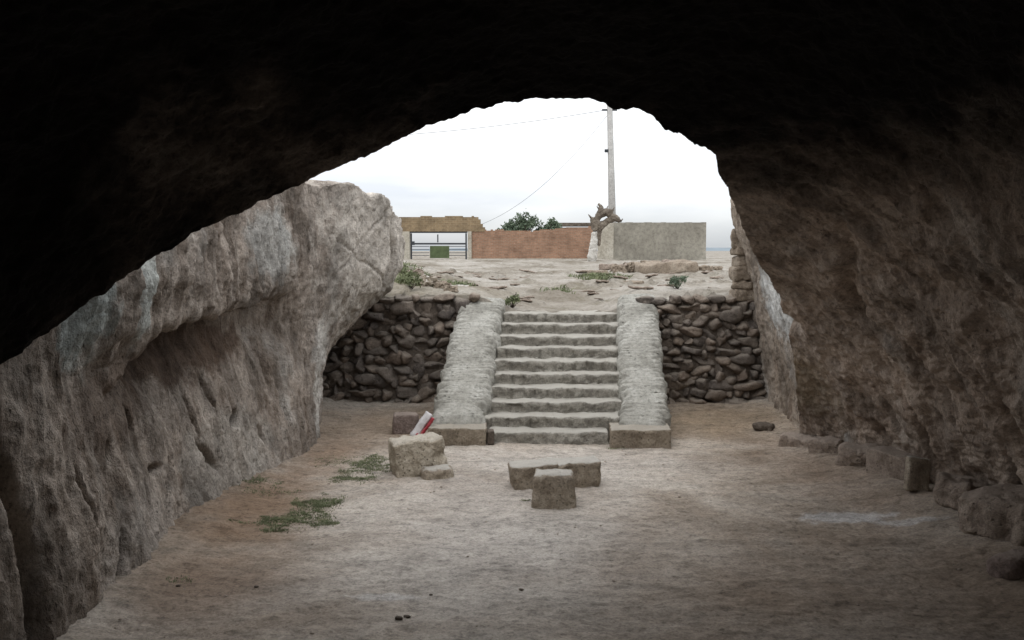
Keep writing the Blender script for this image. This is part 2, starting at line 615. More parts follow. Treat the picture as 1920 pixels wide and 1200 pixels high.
wt.links.new(zm.outputs[0], mx.inputs[7])
wt.links.new(mx.outputs[2], bg.inputs['Color'])
bg.inputs['Strength'].default_value = .12

sun_d = bpy.data.lights.new('sun', 'SUN')
sun_d.energy = .5
sun_d.angle = R(30)
sun_d.color = (1, .95, .88)
sun = bpy.data.objects.new('sun', sun_d)
COL.objects.link(sun)
sun.rotation_euler = (R(90 - SUN_EL), 0, R(180 - SUN_AZ))

S.view_settings.view_transform = 'Standard'
S.view_settings.look = 'None'
S.view_settings.gamma = 1
S.view_settings.exposure = 0.25
S.cycles.use_denoising = True
S.cycles.max_bounces = 8
S.cycles.diffuse_bounces = 4
S.cycles.sample_clamp_indirect = 4.0


# ------------------------------------------------------------------ left rock wall
def table_surface(Ys, Zs, T, ztop, ny, nz, ncap, cap_to, side, zlo=-.4, sm=3, seed=0., Yr=None):
    Ys, Zs, T = np.array(Ys), np.array(Zs), np.array(T)
    Y = np.linspace(Yr[0], Yr[1], ny) if Yr else np.linspace(Ys[0], Ys[-1], ny)
    cols = np.stack([np.interp(Y, Ys, T[:, k]) for k in range(len(Zs))], 1)
    cols = smooth(cols, 6, axis=0)
    zt = np.interp(Y, *zip(*ztop))
    zt = smooth(zt[:, None], 6, axis=0)[:, 0] + .12 * fbm(np.stack([Y * 1.6, Y * 0, Y * 0 + seed], 1), 4)
    P = np.zeros((ny, nz + ncap, 3))
    for i in range(ny):
        z = np.linspace(zlo, zt[i], nz)
        P[i, :nz, 0] = np.interp(z, Zs, cols[i])
        P[i, :nz, 1] = Y[i]
        P[i, :nz, 2] = z
        c = np.linspace(0, 1, ncap + 1)[1:]
        P[i, nz:, 0] = P[i, nz - 1, 0] + (cap_to - P[i, nz - 1, 0]) * c ** 2
        P[i, nz:, 1] = Y[i]
        P[i, nz:, 2] = zt[i] + .12 * c
    x = P[..., 0].copy()
    x = smooth(x, sm)
    P[..., 0] = x
    P[..., 2] = smooth(P[..., 2], 3, axis=1)
    return P


ZL = [-.4, .4, 1.0, 1.5, 1.95, 2.3, 2.7, 3.2, 3.7, 4.6]
TL = [
    (-6.0, [-4.2, -4.2, -4.2, -4.2, -4.2, -4.2, -4.2, -4.2, -4.2, -4.2]),
    (4.0, [-3.5, -3.55, -3.65, -3.7, -3.75, -3.8, -3.8, -3.9, -4.0, -4.2]),
    (6.9, [-3.4, -3.5, -3.6, -3.65, -3.7, -3.7, -3.75, -3.8, -3.9, -4.2]),
    (7.9, [-3.35, -3.45, -3.52, -3.58, -3.62, -3.6, -3.6, -3.65, -3.8, -4.0]),
    (9.3, [-3.45, -3.6, -3.7, -3.78, -3.85, -3.62, -3.52, -3.58, -3.7, -3.9]),
    (11.2, [-3.5, -3.65, -3.72, -3.75, -3.75, -3.6, -3.48, -3.5, -3.65, -3.8]),
    (13.0, [-3.3, -3.45, -3.52, -3.58, -3.6, -3.5, -3.36, -3.38, -3.5, -3.6]),
    (14.4, [-3.05, -3.15, -3.3, -3.42, -3.6, -3.45, -3.25, -3.25, -3.3, -3.3]),
    (15.3, [-3.0, -3.08, -3.12, -3.15, -3.15, -3.1, -3.05, -3.0, -3.0, -3.0]),
    (16.0, [-3.1, -3.12, -3.1, -3.0, -2.9, -2.75, -2.7, -2.65, -2.6, -2.6]),
    (16.8, [-3.6, -3.5, -3.35, -3.05, -2.72, -2.4, -2.3, -2.25, -2.2, -2.2]),
    (17.6, [-3.9, -3.8, -3.55, -3.08, -2.62, -2.15, -2.0, -1.95, -1.95, -1.95]),
    (18.3, [-4.1, -4.0, -3.7, -3.25, -2.85, -2.4, -2.05, -2.0, -2.0, -2.0]),
    (19.0, [-4.3, -4.2, -4.0, -3.6, -3.2, -2.7, -2.3, -2.25, -2.25, -2.25]),
    (20.0, [-5.5, -5.4, -5.2, -5.0, -4.6, -4.2, -3.9, -3.9, -3.9, -3.9]),
]
P = table_surface([t[0] for t in TL], ZL, [t[1] for t in TL],
                  [(-6, 4.9), (13, 4.7), (14.5, 4.08), (15.2, 4.0), (16, 4.05), (16.8, 3.93), (17.25, 3.72), (17.7, 3.45), (18.1, 3.15), (18.5, 2.8), (19, 2.45), (20, 2.2)],
                  620, 250, 40, -12.0, -1, sm=2, seed=2.0, Yr=(2.0, 20.0))
N = normals(P)
if N[200, 60, 0] < 0:
    N = -N
Yg, Zg = P[..., 1], P[..., 2]
d = .10 * fbm(P * [.8, .8, .7] + 3, 4)
d += .075 * fbm(P * [2.6, 2.6, 1.1] + 9, 5)                       # vertical fluting
d += .045 * fbm(P * [4.2, 4.2, 2.2] + 21, 4, .5, ridged=True)
d += .014 * fbm(P * [13, 13, 7] + 31, 3, .6, ridged=True)
up = sstep(2.2, 2.6, Zg) * (1 - sstep(14.5, 16.5, Yg))
d += up * .075 * fbm(P * [6, 6.0, .9] + 41, 4, .6, ridged=True)      # drip flutes above the lip
# deep vertical crack at the near end, holes in the lower wall, cracks in the far block
d -= .32 * np.exp(-((Yg - 7.02 - .12 * np.sin(Zg * 2.3) - .06 * perlin(P * [1, 1, 3])) / .09) ** 2) * (Zg < 3)
for (cy_, cz_, ry, rz_, sl, dp) in ((11.75, .58, .07, .17, .9, .36), (12.65, .86, .09, .09, -.3, .34), (10.55, .42, .055, .26, -.6, .36), (9.75, .38, .05, .16, -.2, .3),
                                    (11.6, .95, .04, .33, .3, .2), (10.35, .72, .13, .04, .5, .22), (8.7, .15, .06, .26, -.5, .25), (9.0, 1.15, .07, .10, 0, .25), (12.1, 1.2, .04, .28, .4, .2),
                                    (13.4, .5, .05, .12, .2, .2), (10.0, 1.3, .05, .16, .5, .2), (8.2, .9, .04, .3, .3, .2), (13.7, 1.4, .04, .35, .1, .18), (14.3, .9, .04, .4, -.1, .18)):
    a = (Yg - cy_) + sl * (Zg - cz_)
    d -= dp * np.exp(-((a / ry) ** 2 + ((Zg - cz_) / rz_) ** 2) ** 1.4)
lipz = 2.16 + .07 * (Yg - 11.0) + .13 * fbm(np.stack([Yg * 1.9, Yg * 0, Yg * 0 + 2], -1), 4, .6) - .35 * np.exp(-((Yg - 9.4) / .5) ** 2)
span = sstep(8.6, 10.6, Yg) * (1 - sstep(13.9, 14.7, Yg))
below = lipz - Zg
d -= span * (.62 - .16 * sstep(9, 14, Yg)) * sstep(-.05, .10, below) * np.exp(-np.clip(below, 0, 9) / .62)
d += span * .07 * np.exp(-((below + .16) / .14) ** 2)
far = sstep(15.2, 16.0, Yg)
for off, sl, w_ in ((6.6, .9, .035), (4.4, -.5, .03)):
    a = (Zg - 3.1) - sl * (Yg - 16.9) - (off - 5.5) * .45 + .07 * perlin(P * 3 + off)
    d -= far * .035 * np.exp(-(a / w_) ** 2)
a = Yg - 17.25 + .1 * perlin(P * [2, 2, 3] + 5)
d -= .14 * np.exp(-(a / .05) ** 2) * sstep(2.3, 2.6, Zg)
capf = np.zeros_like(d)
capf[:, 250:] = 1
d *= (1 - .5 * capf)
P = P + N * d[..., None]
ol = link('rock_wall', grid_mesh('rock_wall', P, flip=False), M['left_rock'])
tag(ol, 'pale fluted rock face with an undercut hollow along the left of the pit', 'rock face', kind='structure')


# ------------------------------------------------------------------ outer right rock wall
ZR = [-.4, .5, 1.0, 1.5, 2.0, 2.5, 3.0, 3.5, 4.6]
TR = [
    (12.0, [5.6, 5.5, 5.4, 5.3, 5.2, 5.1, 5.0, 4.9, 4.8]),
    (14.0, [5.0, 4.9, 4.85, 4.75, 4.65, 4.5, 4.4, 4.3, 4.1]),
    (15.2, [4.7, 4.65, 4.6, 4.5, 4.38, 4.25, 4.2, 4.12, 3.95]),
    (17.0, [4.75, 4.7, 4.65, 4.55, 4.42, 4.32, 4.22, 4.12, 4.0]),
    (18.7, [4.85, 4.78, 4.72, 4.62, 4.52, 4.42, 4.3, 4.18, 4.05]),
    (19.2, [5.0, 4.9, 4.8, 4.7, 4.6, 4.5, 4.42, 4.35, 4.2]),
    (20.2, [6, 6, 6, 6, 5.9, 5.8, 5.7, 5.6, 5.6]),
]
P = table_surface([t[0] for t in TR], ZR, [t[1] for t in TR], [(12, 5), (16, 4.5), (18.0, 4.05), (18.7, 3.85), (19.1, 3.5), (19.5, 2.7), (20.2, 2.3)],
                  260, 200, 30, 12.0, 1, sm=2, seed=6.0)
N = normals(P)
if N[100, 60, 0] > 0:
    N = -N
d = .10 * fbm(P * [1, 1, .8] + 3, 4) + .05 * fbm(P * [3.4, 3.4, 1.2] + 9, 4) + .05 * fbm(P * [5, 5, 1.6] + 21, 4, .55, ridged=True) + .02 * fbm(P * 14, 3)
P = P + N * d[..., None]
o = link('rock_wall', grid_mesh('rock_wall', P, flip=True), M['right_rock'])
tag(o, 'pale rock face outside the cave mouth beyond the right cobble wall', 'rock face', kind='structure')

# ------------------------------------------------------------------ cave vault (roof and right wall)
E = [(-160, 860, 6.1), (-60, 760, 6.3), (0, 690, 6.45), (60, 648, 6.6), (120, 598, 6.7), (200, 545, 6.85), (270, 490, 7.0), (350, 447, 7.15), (420, 408, 7.3), (500, 377, 7.45), (560, 345, 7.6),
     (620, 322, 7.7), (690, 290, 7.8), (760, 252, 7.9), (830, 226, 8.0), (900, 208, 8.1), (960, 196, 8.2), (1030, 184, 8.3), (1110, 190, 8.4), (1138, 197, 8.45), (1150, 209, 8.5),
     (1200, 209, 8.6), (1228, 218, 8.7), (1245, 240, 8.8), (1275, 250, 8.9), (1305, 270, 9.1), (1342, 290, 9.4), (1346, 322, 9.8), (1362, 352, 10.2), (1376, 385, 10.7), (1400, 445, 11.4), (1426, 498, 12.1),
     (1460, 555, 12.9), (1482, 640, 13.9), (1494, 720, 14.6), (1500, 800, 15.3), (1500, 870, 15.9)]
G = [(-4.0, 1.2), (-3.95, 1.9), (-3.9, 2.3), (-3.85, 2.6), (-3.75, 2.9), (-3.6, 3.2), (-3.4, 3.5), (-3.15, 3.8), (-2.9, 4.05), (-2.6, 4.3), (-2.3, 4.5),
     (-2.0, 4.7), (-1.65, 4.75), (-1.3, 4.85), (-.9, 4.9), (-.5, 4.95), (-.1, 5.0), (.4, 5.0), (.9, 5.0), (1.1, 5.0), (1.3, 5.0),
     (1.6, 5.2), (1.8, 5.1), (2.0, 5.0), (2.2, 4.9), (2.5, 4.75), (2.8, 4.55), (3.0, 4.35), (3.2, 4.15), (3.45, 3.9), (3.7, 3.5), (4.0, 3.0),
     (4.45, 2.4), (4.9, 1.7), (5.2, 1.0), (5.4, .3), (5.5, -.4)]
Ev = np.array([at(*e)[:] for e in E])
Gv = np.array(G)
seg = np.concatenate([[0], np.cumsum(np.linalg.norm(np.diff(Ev, axis=0), axis=1))])
nu = 760
uu = np.linspace(0, seg[-1], nu)
Eu = np.stack([np.interp(uu, seg, Ev[:, k]) for k in range(3)], 1)
Gu = np.stack([np.interp(uu, seg, Gv[:, k]) for k in range(2)], 1)
Eu = smooth(Eu, 2, axis=0)
Gu = smooth(Gu, 40, axis=0)
nv = 420
vv = np.linspace(0, 1, nv) ** 1.25
P = np.zeros((nu, nv, 3))
P[..., 1] = Eu[:, 1:2] * (1 - vv) + (-4.0) * vv
dist = Eu[:, 1:2] - P[..., 1]
w = 1 - np.exp(-dist / 2.1)
P[..., 0] = Eu[:, 0:1] * (1 - w) + Gu[:, 0:1] * w
P[..., 2] = Eu[:, 2:3] * (1 - w) + Gu[:, 1:2] * w
N = normals(P)
if N[nu // 2, 100, 2] > 0:
    N = -N
wb = .25 + .75 * (1 - np.exp(-dist / .8))
d = wb * (.15 * fbm(P * [.8, .8, .9] + 53, 4) + .06 * fbm(P * 2.4 + 63, 4) - .03)
right = sstep(2.9, 3.9, P[..., 0])
d += (.6 + .4 * wb) * (.055 * fbm(P * [4, 4, 4] + 73, 4, .62) + .02 * fbm(P * [8, 8, 8] + 78, 3, .6, ridged=True) + .018 * fbm(P * 11 + 83, 4, .6))
d += right * wb * .08 * fbm(P * [2.2, 2.2, .7] + 93, 5, .55)
d += right * wb * .018 * fbm(P * [7, 7, 2.4] + 99, 3, .6, ridged=True)
# slanting shelves and pockets in the right wall
a = (P[..., 2] - 2.9) + .55 * (P[..., 1] - 10.6) + .15 * perlin(P * 1.5)
d -= right * .16 * np.exp(-(a / .07) ** 2) * sstep(7, 8.5, P[..., 1]) * (1 - sstep(11.4, 12, P[..., 1]))
for (cy_, cz_, ry, rz_, dp) in ((13.55, 2.05, .22, .16, .32), (12.0, .65, .10, .34, .28), (10.35, .55, .08, .45, .30), (12.7, 1.0, .06, .3, .15), (11.1, 1.5, .07, .4, .18), (13.2, .5, .12, .18, .2), (9.8, 1.2, .1, .25, .2)):
    d -= right * dp * np.exp(-(((P[..., 1] - cy_) / ry) ** 2 + ((P[..., 2] - cz_) / rz_) ** 2) ** 1.3)
P = P + N * d[..., None]
# broken lip and the top side of the roof, so that the mouth has its real thickness
E0 = P[:, 0, :]
outd = np.zeros_like(E0)
cen = np.array([.6, 0, 1.0])
outd[:, 0] = E0[:, 0] - cen[0]
outd[:, 2] = E0[:, 2] - cen[2]
outd /= np.linalg.norm(outd, axis=1)[:, None]
rows = []
for kk, (f_, up_, back) in enumerate(((.0, 1.9, -3.0), (.0, 1.5, -1.6), (.0, 1.25, -.5), (.0, .9, -.05), (.0, .55, .10), (.0, .25, .13), (.0, .09, .07))):
    q = E0 + outd * up_
    q[:, 1] += back
    q += .18 * up_ * np.stack([fbm(q * 2 + 5, 3), fbm(q * 2 + 15, 3), fbm(q * 2 + 25, 3)], 1)
    rows.append(q)
tail = []
for f_ in (.6, .3, .02):
    q = P[:, -1, :].copy()
    q[:, 0] = .5 + (q[:, 0] - .5) * f_
    q[:, 2] = 1.6 + (q[:, 2] - 1.6) * f_
    q[:, 1] -= .5 * (1 - f_)
    tail.append(q)
P = np.concatenate([np.stack(rows, 1), P, np.stack(tail, 1)], 1)
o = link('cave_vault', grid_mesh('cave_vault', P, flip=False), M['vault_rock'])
tag(o, 'rock vault with shade painted dark overhead, curving down into the brown right hand cave wall', 'cave', kind='structure')

def floor_h(X, Y):
    Z = .17 * sstep(15.8, 18.6, Y) + .09 * sstep(-2.7, -3.7, X) + .12 * sstep(4.0, 5.0, X)
    Z = Z + .035 * fbm(np.stack([X * .5, Y * .5, X * 0], -1), 3)
    Q = np.stack([X * 3, Y * 3, X * 0 + 4], -1)
    return Z + .016 * fbm(Q, 5, .55) + .017 * fbm(Q * 2.7 + 9, 4, .6)


def floor_z(x, y):
    return float(floor_h(np.array([x]), np.array([y]))[0])


# ------------------------------------------------------------------ cave floor
ys = np.concatenate([np.linspace(-5, 6, 40), np.linspace(6.02, 19.3, 620)])
xs = np.concatenate([np.linspace(-13, -4.6, 12), np.linspace(-4.55, 6.0, 520), np.linspace(6.1, 13, 12)])
X, Y = np.meshgrid(xs, ys, indexing='ij')
Z = floor_h(X, Y)
o = link('ground', grid_mesh('ground', np.stack([X, Y, Z], -1), flip=True), M['ground'])
tag(o, 'trodden pale earth floor of the cave and pit', 'ground', kind='structure')


# ------------------------------------------------------------------ upper terrain
ys = np.concatenate([np.linspace(18.72, 34, 330), np.linspace(34.3, 70, 120), np.geomspace(72, 4000, 50)])
xs = np.concatenate([-np.geomspace(3000, 14, 50), np.linspace(-13.5, 16, 420), np.geomspace(17, 3000, 50)])
X, Y = np.meshgrid(xs, ys, indexing='ij')


def terrain_h(X, Y):
    Z = np.interp(Y, [18.7, 21, 26, 34, 48, 58, 75, 4000], [2.10, 2.14, 2.24, 2.36, 2.45, 2.49, 2.5, 2.5])
    path = np.exp(-((X - (.95 + .03 * (Y - 19))) / 1.25) ** 4) * (1 - sstep(18.9, 24, Y))
    Z = Z - .25 * path
    Z = Z + .44 * np.exp(-((X + 3.1) / 2.0) ** 2 - ((Y - 23.5) / 4.0) ** 2) + .12 * np.exp(-((X - 5.2) / 1.8) ** 2 - ((Y - 25) / 5) ** 2)
    q = np.stack([X, Y, X * 0], -1)
    amp = 1 - .6 * path
    Z = Z + amp * (.16 * fbm(q * .32 + 3, 3) * (1 - .7 * sstep(45, 60, Y)) + .07 * fbm(q * 1.7 + 8, 4, .55) + .03 * fbm(q * 6 + 2, 3, .6))
    lay = ((X * .35 + Z * 2.0 + .6 * perlin(q * .8)) * 3.2) % 1.0       # thin layers cropping out of the bank
    Z = Z + .12 * amp * (lay ** 4 - .2) * sstep(-.15, .25, perlin(q * .45 + 4)) * (1 - sstep(27, 36, Y))
    return Z


Z = terrain_h(X, Y)
edge = 1 - sstep(18.72, 19.0, Y)
Z = Z + 0
_P = np.stack([X, Y, Z], -1)
_sk = _P[:, :1].copy()
_sk[..., 2] = -.6
_P = np.concatenate([_sk, _P], 1)
o = link('terrain', grid_mesh('terrain', _P, flip=True), M['terrain'])
tag(o, 'pale dusty bank and open ground above the pit', 'ground', kind='structure')


def th(x, y):
    return float(terrain_h(np.array([[x]]), np.array([[y]]))[0, 0])


# distant hills
V, Fc = [], []
nx = 200
for i in range(nx):
    a = i / (nx - 1)
    x = -1500 + 3000 * a
    h = 2.5 + 7 * (0.6 + fbm(np.array([[x * .004, 0, 3.]]), 4)[0])
    for (dy, zz) in ((-60, 2.0), (0, h), (80, h * 1.0), (200, 2.0)):
        V.append((x, 1800 + dy, zz))
for i in range(nx - 1):
    for j in range(3):
        Fc.append((i * 4 + j, i * 4 + j + 1, i * 4 + j + 5, i * 4 + j + 4))
tag(link('hills', raw_mesh('hills', V, Fc), plain_mat('far_hill', (.16, .19, .21), 1, .2, .01)), 'low far hills on the horizon', 'hills', kind='structure')


# ------------------------------------------------------------------ cobble retaining walls
def cobble_wall(name, x0, x1, y, z0, z1, label, seed, rows=9, batter=.12):
    rnd = random.Random(seed)
    geos = []
    hrow = (z1 - z0) / rows
    sd = seed * 100
    for r_ in range(rows + 1):
        z = z0 + hrow * (r_ + .5) - (.04 if r_ == rows else 0)
        x = x0 - rnd.random() * .25
        top = r_ == rows
        while x < x1:
            wd = rnd.choice((.15, .19, .23, .28, .34, .44)) * rnd.uniform(.85, 1.15)
            ht = hrow * rnd.uniform(.92, 1.28)
            if r_ >= rows - 2:
                wd *= 1.15
                ht *= 1.1
            if top:
                ht = .15
                wd = min(wd, .34)
            tall = wd > .30 and rnd.random() < .4 and not top
            if tall:
                ht *= 1.45
            sd += 1
            Pg, Fg = cobble_geo((wd * 1.22, .32 + .1 * rnd.random(), ht * 1.2), sd, 3, .22, rnd.choice((2.1, 2.5, 3.2)), 4)
            Pg = rotz(Pg, rnd.gauss(0, .20 if wd > .3 else .6) * (.4 if top else 1), 'y')
            Pg = rotz(Pg, rnd.gauss(0, .12), 'z')
            fr = (z - z0) / (z1 - z0)
            Pg += [x + wd / 2, y + batter * fr + rnd.gauss(0, .035), z + rnd.gauss(0, .03)]
            if x + wd / 2 < x1 + .1:
                geos.append((Pg, Fg))
            x += wd * .93
    root = empty(name, ((x0 + x1) / 2, y, z0))
    off = np.array(root.location)
    st = link('stonework', merged('stonework', [(p - off, f) for p, f in geos]), M['cobble'], root)
    nx_, nz_ = 110, 70
    Xg, Zg_ = np.meshgrid(np.linspace(x0 - .1, x1 + .1, nx_), np.linspace(z0 - .3, z1 + .02, nz_), indexing='ij')
    Yg_ = y - .05 + batter * (Zg_ - z0) / (z1 - z0) - .035 * fbm(np.stack([Xg, Xg * 0, Zg_], -1) * 5, 4)
    Pm = np.stack([Xg, Yg_, Zg_], -1)
    capr = Pm[:, -1:, :].repeat(4, 1).copy()
    capr[:, :, 1] += np.linspace(.15, .6, 4)[None, :]
    capr[:, :, 2] += .015
    link('mortar', grid_mesh('mortar', np.concatenate([Pm, capr], 1) - off), M['mortar'], root)
    tag(root, label, 'wall')
    return root


cobble_wall('retaining_wall', -4.0, -.75, 18.62, .08, 2.02, 'dark cobble retaining wall in the shade left of the stairs', 1, 12)
cobble_wall('retaining_wall', 2.5, 4.95, 18.55, .10, 2.02, 'dark cobble retaining wall right of the stairs by the cave wall', 2, 12)

# stacked stones above the right end of the wall
geos = []
z = -.02
for i, (h, wd) in enumerate(((.22, .44), (.17, .40), (.25, .46), (.19, .36), (.15, .42), (.36, .32))):
    Pg, Fg = block_geo((wd, .40, h * 1.06), res=24, rnd=.05, amp=.05, freq=3.4, seed=200 + i, chips=.15)
    Pg = rotz(Pg, random.gauss(0, .05), 'y')
    Pg = rotz(Pg, random.gauss(0, .25), 'z')
    Pg = Pg + [random.gauss(0, .02), 0, z]
    z += h
    geos.append((Pg, Fg))
o = link('stone_pier', merged('stone_pier', geos), M['palestone'])
o.location = (4.34, 18.75, 2.08)
tag(o, 'short pier of stacked stones at the right end of the cobble wall', 'stone pier')

# ------------------------------------------------------------------ staircase
NS, TR_, RI = 10, .35, .185
root = empty('stone_staircase', (.6, 15.4, 0))
tag(root, 'worn ten step stone staircase climbing out of the pit between two sloping parapets', 'staircase')
for i in range(NS):
    y0 = 15.4 + TR_ * i
    zt = RI * (i + 1)
    f = i / (NS - 1)
    xl = (-.37 if i == 0 else -.50 + .34 * f)
    xr = (1.52 if i == 0 else 1.76 + .26 * f)
    y1 = y0 + (TR_ + .16 if i < NS - 1 else .6)
    wd, dp, ht = xr - xl, y1 - y0, RI + .10
    Pg, Fg = block_geo((wd, dp, ht), res=110, rnd=.035, amp=.036, freq=3.2, seed=40 + i, oct_=5)
    # worn, uneven nosing built of several stones
    sgn = Pg[:, 2] > ht * .4
    nose = np.exp(-((Pg[:, 1] + dp / 2) / .09) ** 2)
    Pg[:, 2] += sgn * (.014 * fbm(np.stack([Pg[:, 0] * 2.2, Pg[:, 0] * 0 + i * 3.1, Pg[:, 0] * 0], 1), 4) - .012 * nose)
    front = np.exp(-((Pg[:, 1] + dp / 2) / .05) ** 2)
    fld = Pg[:, 0] * 2.6 + i * .37 + .9 * np.sin(i * 2.2 + Pg[:, 0] * 2.3) + .3 * np.sin(Pg[:, 0] * 6 + i)
    cell = np.floor(fld)
    if i:
        Pg[:, 1] += front * (.030 * np.sin(cell * 12.9 + i * 3.3))
        fr_ = fld % 1.0
        Pg[:, 1] += front * .028 * np.exp(-(np.minimum(fr_, 1 - fr_) / .05) ** 2) * (Pg[:, 2] < ht * .82)
        Pg[:, 2] += sgn * nose * .009 * np.sin(cell * 7.7 + i * 1.9)
        # mid-riser hollow
        Pg[:, 1] += front * .02 * np.exp(-((Pg[:, 2] - ht * .45) / .06) ** 2)
    st = link('step', merged('step', [(Pg, Fg)]), M['step'], root)
    st.location = (xl + wd / 2 - .6, y0 + dp / 2 - 15.4, zt - ht)


def parapet(name, corners, z0, z1, y0, y1, label, foot, seed):
    """sloping side wall; corners = (xl0, xr0, xl1, xr1) at the front and the back"""
    root = empty(name, ((corners[0] + corners[1]) / 2, y0, 0))
    off = np.array(root.location)
    nv_, nt = 330, 46
    v = np.linspace(0, 1, nv_)
    prof = []
    P_ = np.zeros((nv_, nt + 24, 3))
    for i, a_ in enumerate(v):
        yy = y0 + (y1 - y0) * a_
        zt = z0 + (z1 - z0) * a_
        rag = []
        for side_ in (3.0, 7.0):
            ph = a_ * 30 + 1.5 * fbm(np.array([[a_ * 6, seed, side_]]), 3)[0] + side_
            c_ = math.floor(ph)
            fr_ = ph - c_
            rnd_ = (math.sin(c_ * 127.1 + seed * 3.7 + side_) * 43758.5) % 1.0
            rag.append((.10 * (rnd_ - .5) + .05 * fbm(np.array([[a_ * 9, seed, side_]]), 3)[0], math.exp(-(min(fr_, 1 - fr_) / .16) ** 2), rnd_))
        ragL = -rag[0][0] + .035 * rag[0][1]
        ragR = rag[1][0] - .035 * rag[1][1]
        xl = corners[0] + (corners[2] - corners[0]) * a_ + ragL
        xr = corners[1] + (corners[3] - corners[1]) * a_ + ragR
        t = np.linspace(0, 1, nt)
        P_[i, 12:12 + nt, 0] = xl + (xr - xl) * t
        P_[i, 12:12 + nt, 1] = yy
        e = np.minimum(t, 1 - t)
        P_[i, 12:12 + nt, 2] = zt - .06 * np.exp(-e / .03)
        for t_e, (_, g_, r_2) in ((t, rag[0]), (1 - t, rag[1])):
            reach = .10 + .16 * r_2
            P_[i, 12:12 + nt, 2] += np.exp(-(t_e / reach) ** 2) * (-.06 * g_ + .045 * (r_2 - .4))
        zs_ = np.linspace(-.25, zt - .09, 12)
        P_[i, :12, 0] = xl - .015
        P_[i, :12, 1] = yy
        P_[i, :12, 2] = zs_
        P_[i, -12:, 0] = xr + .015
        P_[i, -12:, 1] = yy
        P_[i, -12:, 2] = zs_[::-1]
    # transverse courses of thin stones showing through the plaster
    yy = P_[..., 1]
    q = np.stack([P_[..., 0] * 1.1, yy * 7.5, yy * 0 + seed], -1)
    top = np.zeros_like(yy)
    top[:, 12:-12] = 1
    tt = np.zeros_like(yy)
    tt[:, 12:-12] = np.linspace(0, 1, nt)[None, :]
    edgew = .35 + .65 * np.exp(-np.minimum(tt, 1 - tt) / .14)
    P_[..., 2] += top * (edgew * (.04 * fbm(q, 4, .55) + .03 * fbm(q * [1, 2.4, 1] + 5, 3, ridged=True)) + .02 * fbm(P_ * 1.6 + seed, 3))
    sd_ = np.zeros_like(yy)
    sd_[:, :13] = -1
    sd_[:, -13:] = 1
    P_[..., 0] += sd_ * .05 * fbm(P_ * [3, 3, 6] + seed, 4, ridged=True)
    # front end closed down to the floor
    fr = P_[:1].copy()
    frs = []
    for k_ in (0, .35, .7, 1.0):
        g = fr.copy()
        g[..., 2] = fr[..., 2] * (1 - k_) + (-.25) * k_
        g[..., 1] -= .05 * math.sin(min(1, k_ * 2) * math.pi / 2)
        frs.insert(0, g)
    bk = P_[-1:].copy()
    bk[..., 2] = -.25
    P_ = np.concatenate(frs + [P_, bk], 0)
    link('coping', grid_mesh('coping', P_ - off, flip=True), M['parapet'], root)
    fx0, fx1, fy0, fy1, fh, frz = foot
    fb = block('footing', (fx1 - fx0, fy1 - fy0, fh + .15), M['footing'], ((fx0 + fx1) / 2 - off[0], (fy0 + fy1) / 2 - off[1], -.15), (0, 0, frz), root,
               res=60, rnd=.03, amp=.025, freq=4, seed=seed)
    tag(root, label, 'parapet')
    return root


parapet('stair_parapet', (-1.24, -.45, -.94, -.20), .40, 2.12, 15.62, 18.85, 'rough pale sloping parapet on the left side of the stairs',
        (-1.30, -.40, 15.22, 15.9, .27, 0), 3)
parapet('stair_parapet', (1.74, 2.44, 2.02, 2.68), .30, 2.17, 15.50, 18.85, 'rough pale sloping parapet on the right side of the stairs',
        (1.53, 2.46, 15.1, 15.8, .27, -.05), 8)
o = block('stone_block', (.11, .25, .22), M['mortar'], (-.335, 15.36, 0), (0, 0, .1), res=16, rnd=.02, amp=.012, seed=2)
tag(o, 'small dark stone wedged between bottom step and left footing', 'stone')

# ------------------------------------------------------------------ cut stones on the floor
# pitted block, left of the stairs
def on_floor(px, py, D):
    p = at(px, py, D)
    return p.x, p.y


z = floor_z(-1.3, 13.3)
o = block('stone_block', (.70, .58, .52), M['tufa'], (-1.27, 13.4, z - .04), (R(-3), R(-5), R(17)), res=64, rnd=.06, amp=.045, freq=3.4, seed=12, chips=.16)
tag(o, 'large pitted pale stone block lying beside the grass, left of the stairs', 'stone block')
o = block('stone', (.42, .30, .20), M['rough'], (-.99, 13.08, z - .06), (0, 0, .3), res=30, rnd=.08, amp=.04, freq=5, seed=14)
tag(o, 'low brown broken lump at the foot of the large pitted block', 'stone')

rt = empty('broken_stone_slab', (.55, 12.62, floor_z(.5, 12.6)), R(7))
tag(rt, 'long low stone slab broken in two behind the squat front block', 'stone slab')
a_ = block('slab_piece', (.56, .36, .34), M['rough'], (-.265, .01, -.03), (0, R(-3), R(2)), rt, res=50, rnd=.035, amp=.022, freq=4, seed=21, taper=-.12, chips=.06)
b_ = block('slab_piece', (.56, .36, .36), M['rough'], (.285, .0, -.03), (0, R(-3), R(-1)), rt, res=50, rnd=.035, amp=.022, freq=4, seed=22, taper=-.08, chips=.1)
o = block('stone_block', (.53, .44, .43), M['rough'], (.50, 11.62, floor_z(.5, 11.6) - .04), (0, 0, R(-3)), res=50, rnd=.05, amp=.035, freq=3.6, seed=31, taper=.14)
tag(o, 'squat rough stone block standing in front of the broken slab', 'stone block')

o = block('stone_block', (.42, .34, .34), M['redstone'], (-1.76, 16.35, floor_z(-1.7, 16.3) - .03), (0, 0, R(8)), res=40, rnd=.05, amp=.03, freq=4, seed=33)
tag(o, 'small brown block on the floor left of the stairs, behind the packet', 'stone block')

